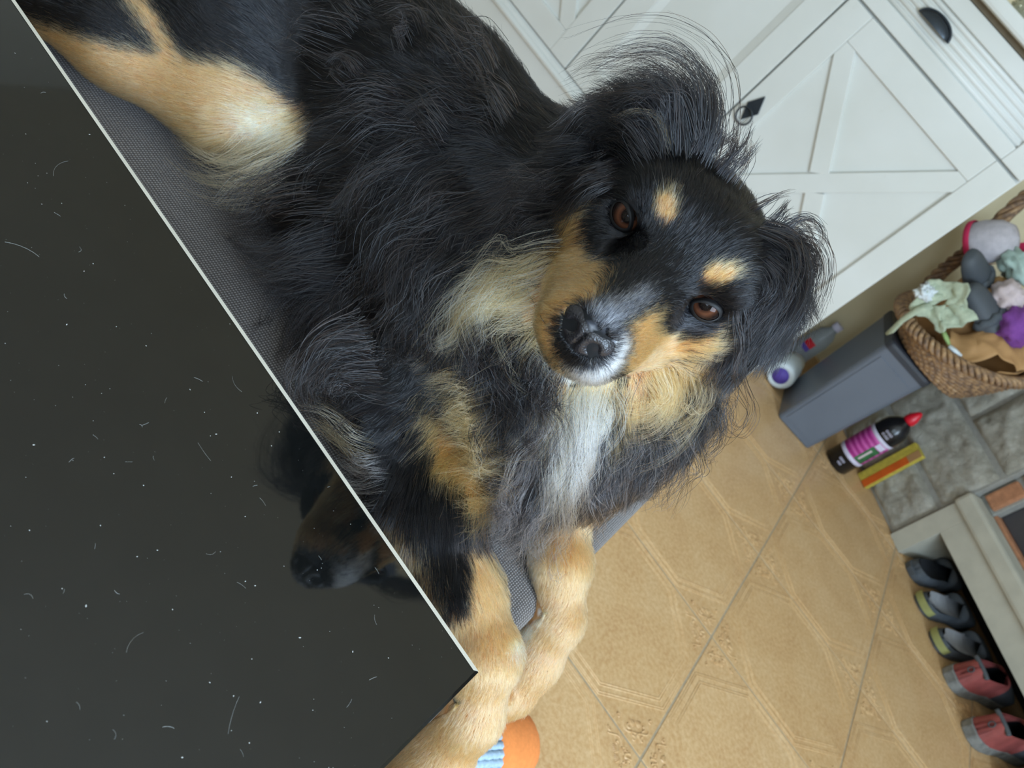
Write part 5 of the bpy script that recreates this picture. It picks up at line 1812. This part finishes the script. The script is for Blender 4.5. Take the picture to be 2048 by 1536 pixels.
lock(P3('1468 330 1492 302 1505 275', .005), 60, .007, .006, 'K', 'BK', .3, .1)
lock(P3('1535 425 1556 402 1574 388', .005), 60, .006, .006, 'K', 'BK', .2, .1)
lock(P3('1565 465 1600 452 1622 472 1614 495', .006), 70, .006, .006, 'K', 'BK', .2, .2)
# hanging ear on the other side
lock(P3('1545 435 1582 488 1590 560 1562 636 1508 690', .008), 520, .011, .010, 'K', 'BK', .25, .22, 1.5)
lock(P3('1562 465 1604 515 1594 590 1556 650', .008), 320, .009, .010, 'K', 'BK', .25, .22, 1.5)
lock(P3('1525 500 1552 580 1512 656 1455 722', .008), 460, .011, .011, 'K', 'BK', .3, .25, 1.5)
lock(P3('1510 610 1475 690 1446 755 1450 815', .006), 60, .004, .010, 'BK', 'K', .4, .3, 1.5)
lock(P3('1490 600 1470 665 1448 725 1430 775', .006), 160, .006, .012, 'K', 'BK', .3, .25, 1.5)
flush('ear_fringe', 'long wavy black hair on the ears')
# cheek ruff with cream waves
lock(P3('1085 505 1035 548 985 572 940 606 915 672', .008), 380, .010, .012, 'T', 'C', .5, .45, 2.0)
lock(P3('1075 552 1012 588 960 608 932 660 922 712', .008), 340, .010, .011, 'C', 'W', .4, .45, 2.0)
lock(P3('1065 590 1005 618 952 640 926 700', .008), 240, .009, .010, 'C', 'T', .3, .45, 2.0)
lock(P3('1115 470 1055 512 1000 530 950 566', .008), 300, .010, .012, 'C', 'K', .45, .4, 2.0)
lock(P3('1130 425 1060 450 990 470 930 520', .008), 380, .014, .014, 'K', 'BK', .35, .4, 2.0)
lock(P3('1060 640 1050 690 1075 740 1100 790', .006), 110, .010, .010, 'C', 'T', .4, .4, 2.0)
flush('cheek_ruff', 'cream and black wavy cheek hair')
# chest
lock(P3('1172 770 1158 850 1138 930 1116 1000 1100 1068', .014), 420, .008, .009, 'W', 'C', .2, .25, 1.8)
lock(P3('1145 790 1138 870 1112 950 1090 1015 1078 1050', .012), 160, .008, .012, 'W', 'S', .5, .25, 1.8)
lock(P3('1195 780 1218 825 1205 875 1168 905', .014), 110, .008, .008, 'W', 'C', .3, .3, 1.4)
lock(P3('1185 795 1170 900 1148 985 1120 1050', .012), 220, .010, .010, 'W', 'S', .25, .25, 1.8)
lock(P3('1118 765 1112 815 1094 855 1062 862', .012), 60, .005, .004, 'C', 'T', .4, .2, 1.2)
lock(P3('1300 750 1330 790 1300 840 1240 858', .010), 260, .012, .010, 'T', 'C', .4, .2, 1.3)
lock(P3('1350 735 1370 790 1340 840 1290 862', .012), 320, .012, .010, 'T', 'C', .25, .2, 1.3)
for p, n, c, c2, sh in (
        ('1025 870 1010 945 978 1015 935 1065', 280, 'S', 'K', .4), ('1062 890 1052 990 1022 1070 990 1112', 340, 'S', 'K', .35), ('1120 960 1108 1030 1080 1090 1060 1130', 200, 'S', 'W', .3),
        ('1188 930 1168 1010 1138 1072', 180, 'S', 'K', .4), ('1255 850 1246 910 1218 965', 220, 'K', 'S', .4), ('1305 830 1315 895 1295 960 1262 995', 280, 'K', 'S', .35),
        ('1385 770 1400 825 1382 878 1345 918', 260, 'K', 'BK', .3), ('1408 735 1420 790 1404 845 1375 880', 180, 'K', 'BK', .3), ('1330 850 1338 905 1318 955 1285 990', 200, 'K', 'S', .4), ('1290 850 1312 910 1308 965 1290 1000', 70, 'K', 'BK', .3),
        ('1228 860 1215 930 1182 990 1150 1030', 220, 'S', 'K', .5)):
    lock(P3(p, .014), n, .012, .012, c, c2, sh, .42, 1.9)
for p, n in (('1000 640 976 705 990 765 1015 805', 300), ('1045 680 1022 752 1040 825 1020 880', 280), ('1080 740 1060 800 1075 860 1050 920', 240), ('900 620 865 680 870 730 845 770', 240), ('1040 800 1015 860 1025 910 1000 950', 220)):
    lock(P3(p, .012), n, .014, .016, 'K', 'BK', .45, .55, 2.1)
lock(P3('955 800 908 812 870 830', .016), 240, .016, .014, 'T', 'C', .3, .15)
lock(P3('970 870 915 882 868 890', .016), 320, .018, .016, 'T', 'C', .25, .15)
for p in ('940 772 902 782 866 800', '1000 990 958 1002 915 1010', '985 905 930 918 880 930', '975 838 915 848 865 856'):
    lock(P3(p, .018), 240, .011, .012, 'T', 'C', .25, .12)
lock(P3('995 945 940 960 892 968', .016), 280, .016, .014, 'T', 'C', .25, .15)
flush('chest_fringe', 'white and smoky wavy chest hair')
# flank, hind leg and elbow feathering
for p, n, c, c2, sh in (
        ('640 345 560 372 490 388 438 392', 260, 'BK', 'K', .5), ('660 420 570 440 500 446 450 432', 320, 'K', 'BK', .4), ('680 480 600 500 530 505 480 480', 320, 'K', 'BK', .3), ('690 540 610 560 556 580 530 600', 320, 'K', 'BK', .3),
        ('710 600 640 650 606 720 596 760', 340, 'K', 'BK', .35), ('730 680 660 715 622 770 640 820', 300, 'K', 'BK', .35), ('740 740 690 760 660 800 680 840', 240, 'K', 'BK', .4), ('760 800 710 830 680 870', 220, 'K', 'BK', .4)):
    lock(P3(p, .010), n, .018, .016, c, c2, sh, .35, 1.5)
for p, n, c, c2 in (('590 300 505 345 430 352 375 322', 160, 'C', 'LT'), ('610 325 540 372 480 392 440 372', 150, 'C', 'BK'), ('510 300 430 322 350 285', 120, 'LT', 'C'), ('620 270 560 330 500 360 450 420', 150, 'C', 'W')):
    lock(P3(p, .008), n, .012, .012, c, c2, .4, .15, 1.2)
lock(P3('750 905 700 882 650 850 615 842', .008), 150, .012, .012, 'T', 'C', .4, .2)
lock(P3('770 935 715 942 672 912', .008), 150, .012, .012, 'W', 'S', .4, .2)
lock(P3('730 165 690 132 655 142', .012), 140, .012, .012, 'K', 'BK', .5, .4, 1.4)
for p in ('965 185 905 152 850 112', '1015 255 952 222 890 192', '810 205 735 192 662 202', '770 300 692 300 620 312', '900 260 830 240 760 250', '700 90 640 60 580 30'):
    lock(P3(p, .008), 260, .020, .018, 'K', 'BK', .3, .28, 1.5)
lock(P3('850 75 806 42 762 55', .012), 160, .014, .014, 'K', 'BK', .5, .4, 1.4)
lock(P3('920 120 880 70 850 20', .010), 220, .018, .016, 'K', 'BK', .3, .3, 1.4)
for p in ('940 360 870 400 800 470 770 540', '880 440 810 500 760 570 730 640', '980 420 900 480 850 550 830 620', '860 300 780 340 710 400 680 450', '930 520 870 590 840 660 800 720', '820 600 760 660 740 730 700 780'):
    lock(P3(p, .010), 340, .020, .020, 'K', 'BK', .3, .4, 1.8)
flush('body_feathering', 'long feathering on flank, hind leg and elbow')
# whiskers
for k in range(14):
    u, v = 1085 + rng.normal(0, 14), 610 + rng.normal(0, 30)
    lock([(u, v, 0.0), (u - 14, v - 26, .006), (u - 30 + rng.normal(0, 8), v - 62 + rng.normal(0, 14), .010)], 1, 0, 0, 'K', 'K', 0, 0, 1, 0.00016)
for k in range(16):
    u, v = 1270 + rng.normal(0, 30), 735 + rng.normal(0, 10)
    lock([(u, v, 0.0), (u + 14, v + 26, .008), (u + 18 + rng.normal(0, 14), v + 70 + rng.normal(0, 16), .014)], 1, 0, 0, 'S', 'K', .5, 0, 1, 0.00013)
for p in ('1319 388 1306 345 1290 300', '1328 388 1326 360 1322 332', '1345 395 1352 370 1356 350'):
    lock(P3(p, .012), 1, 0, 0, 'W', 'W', 0, 0, 1, 0.00018)
flush('whiskers', 'thin stiff whiskers')
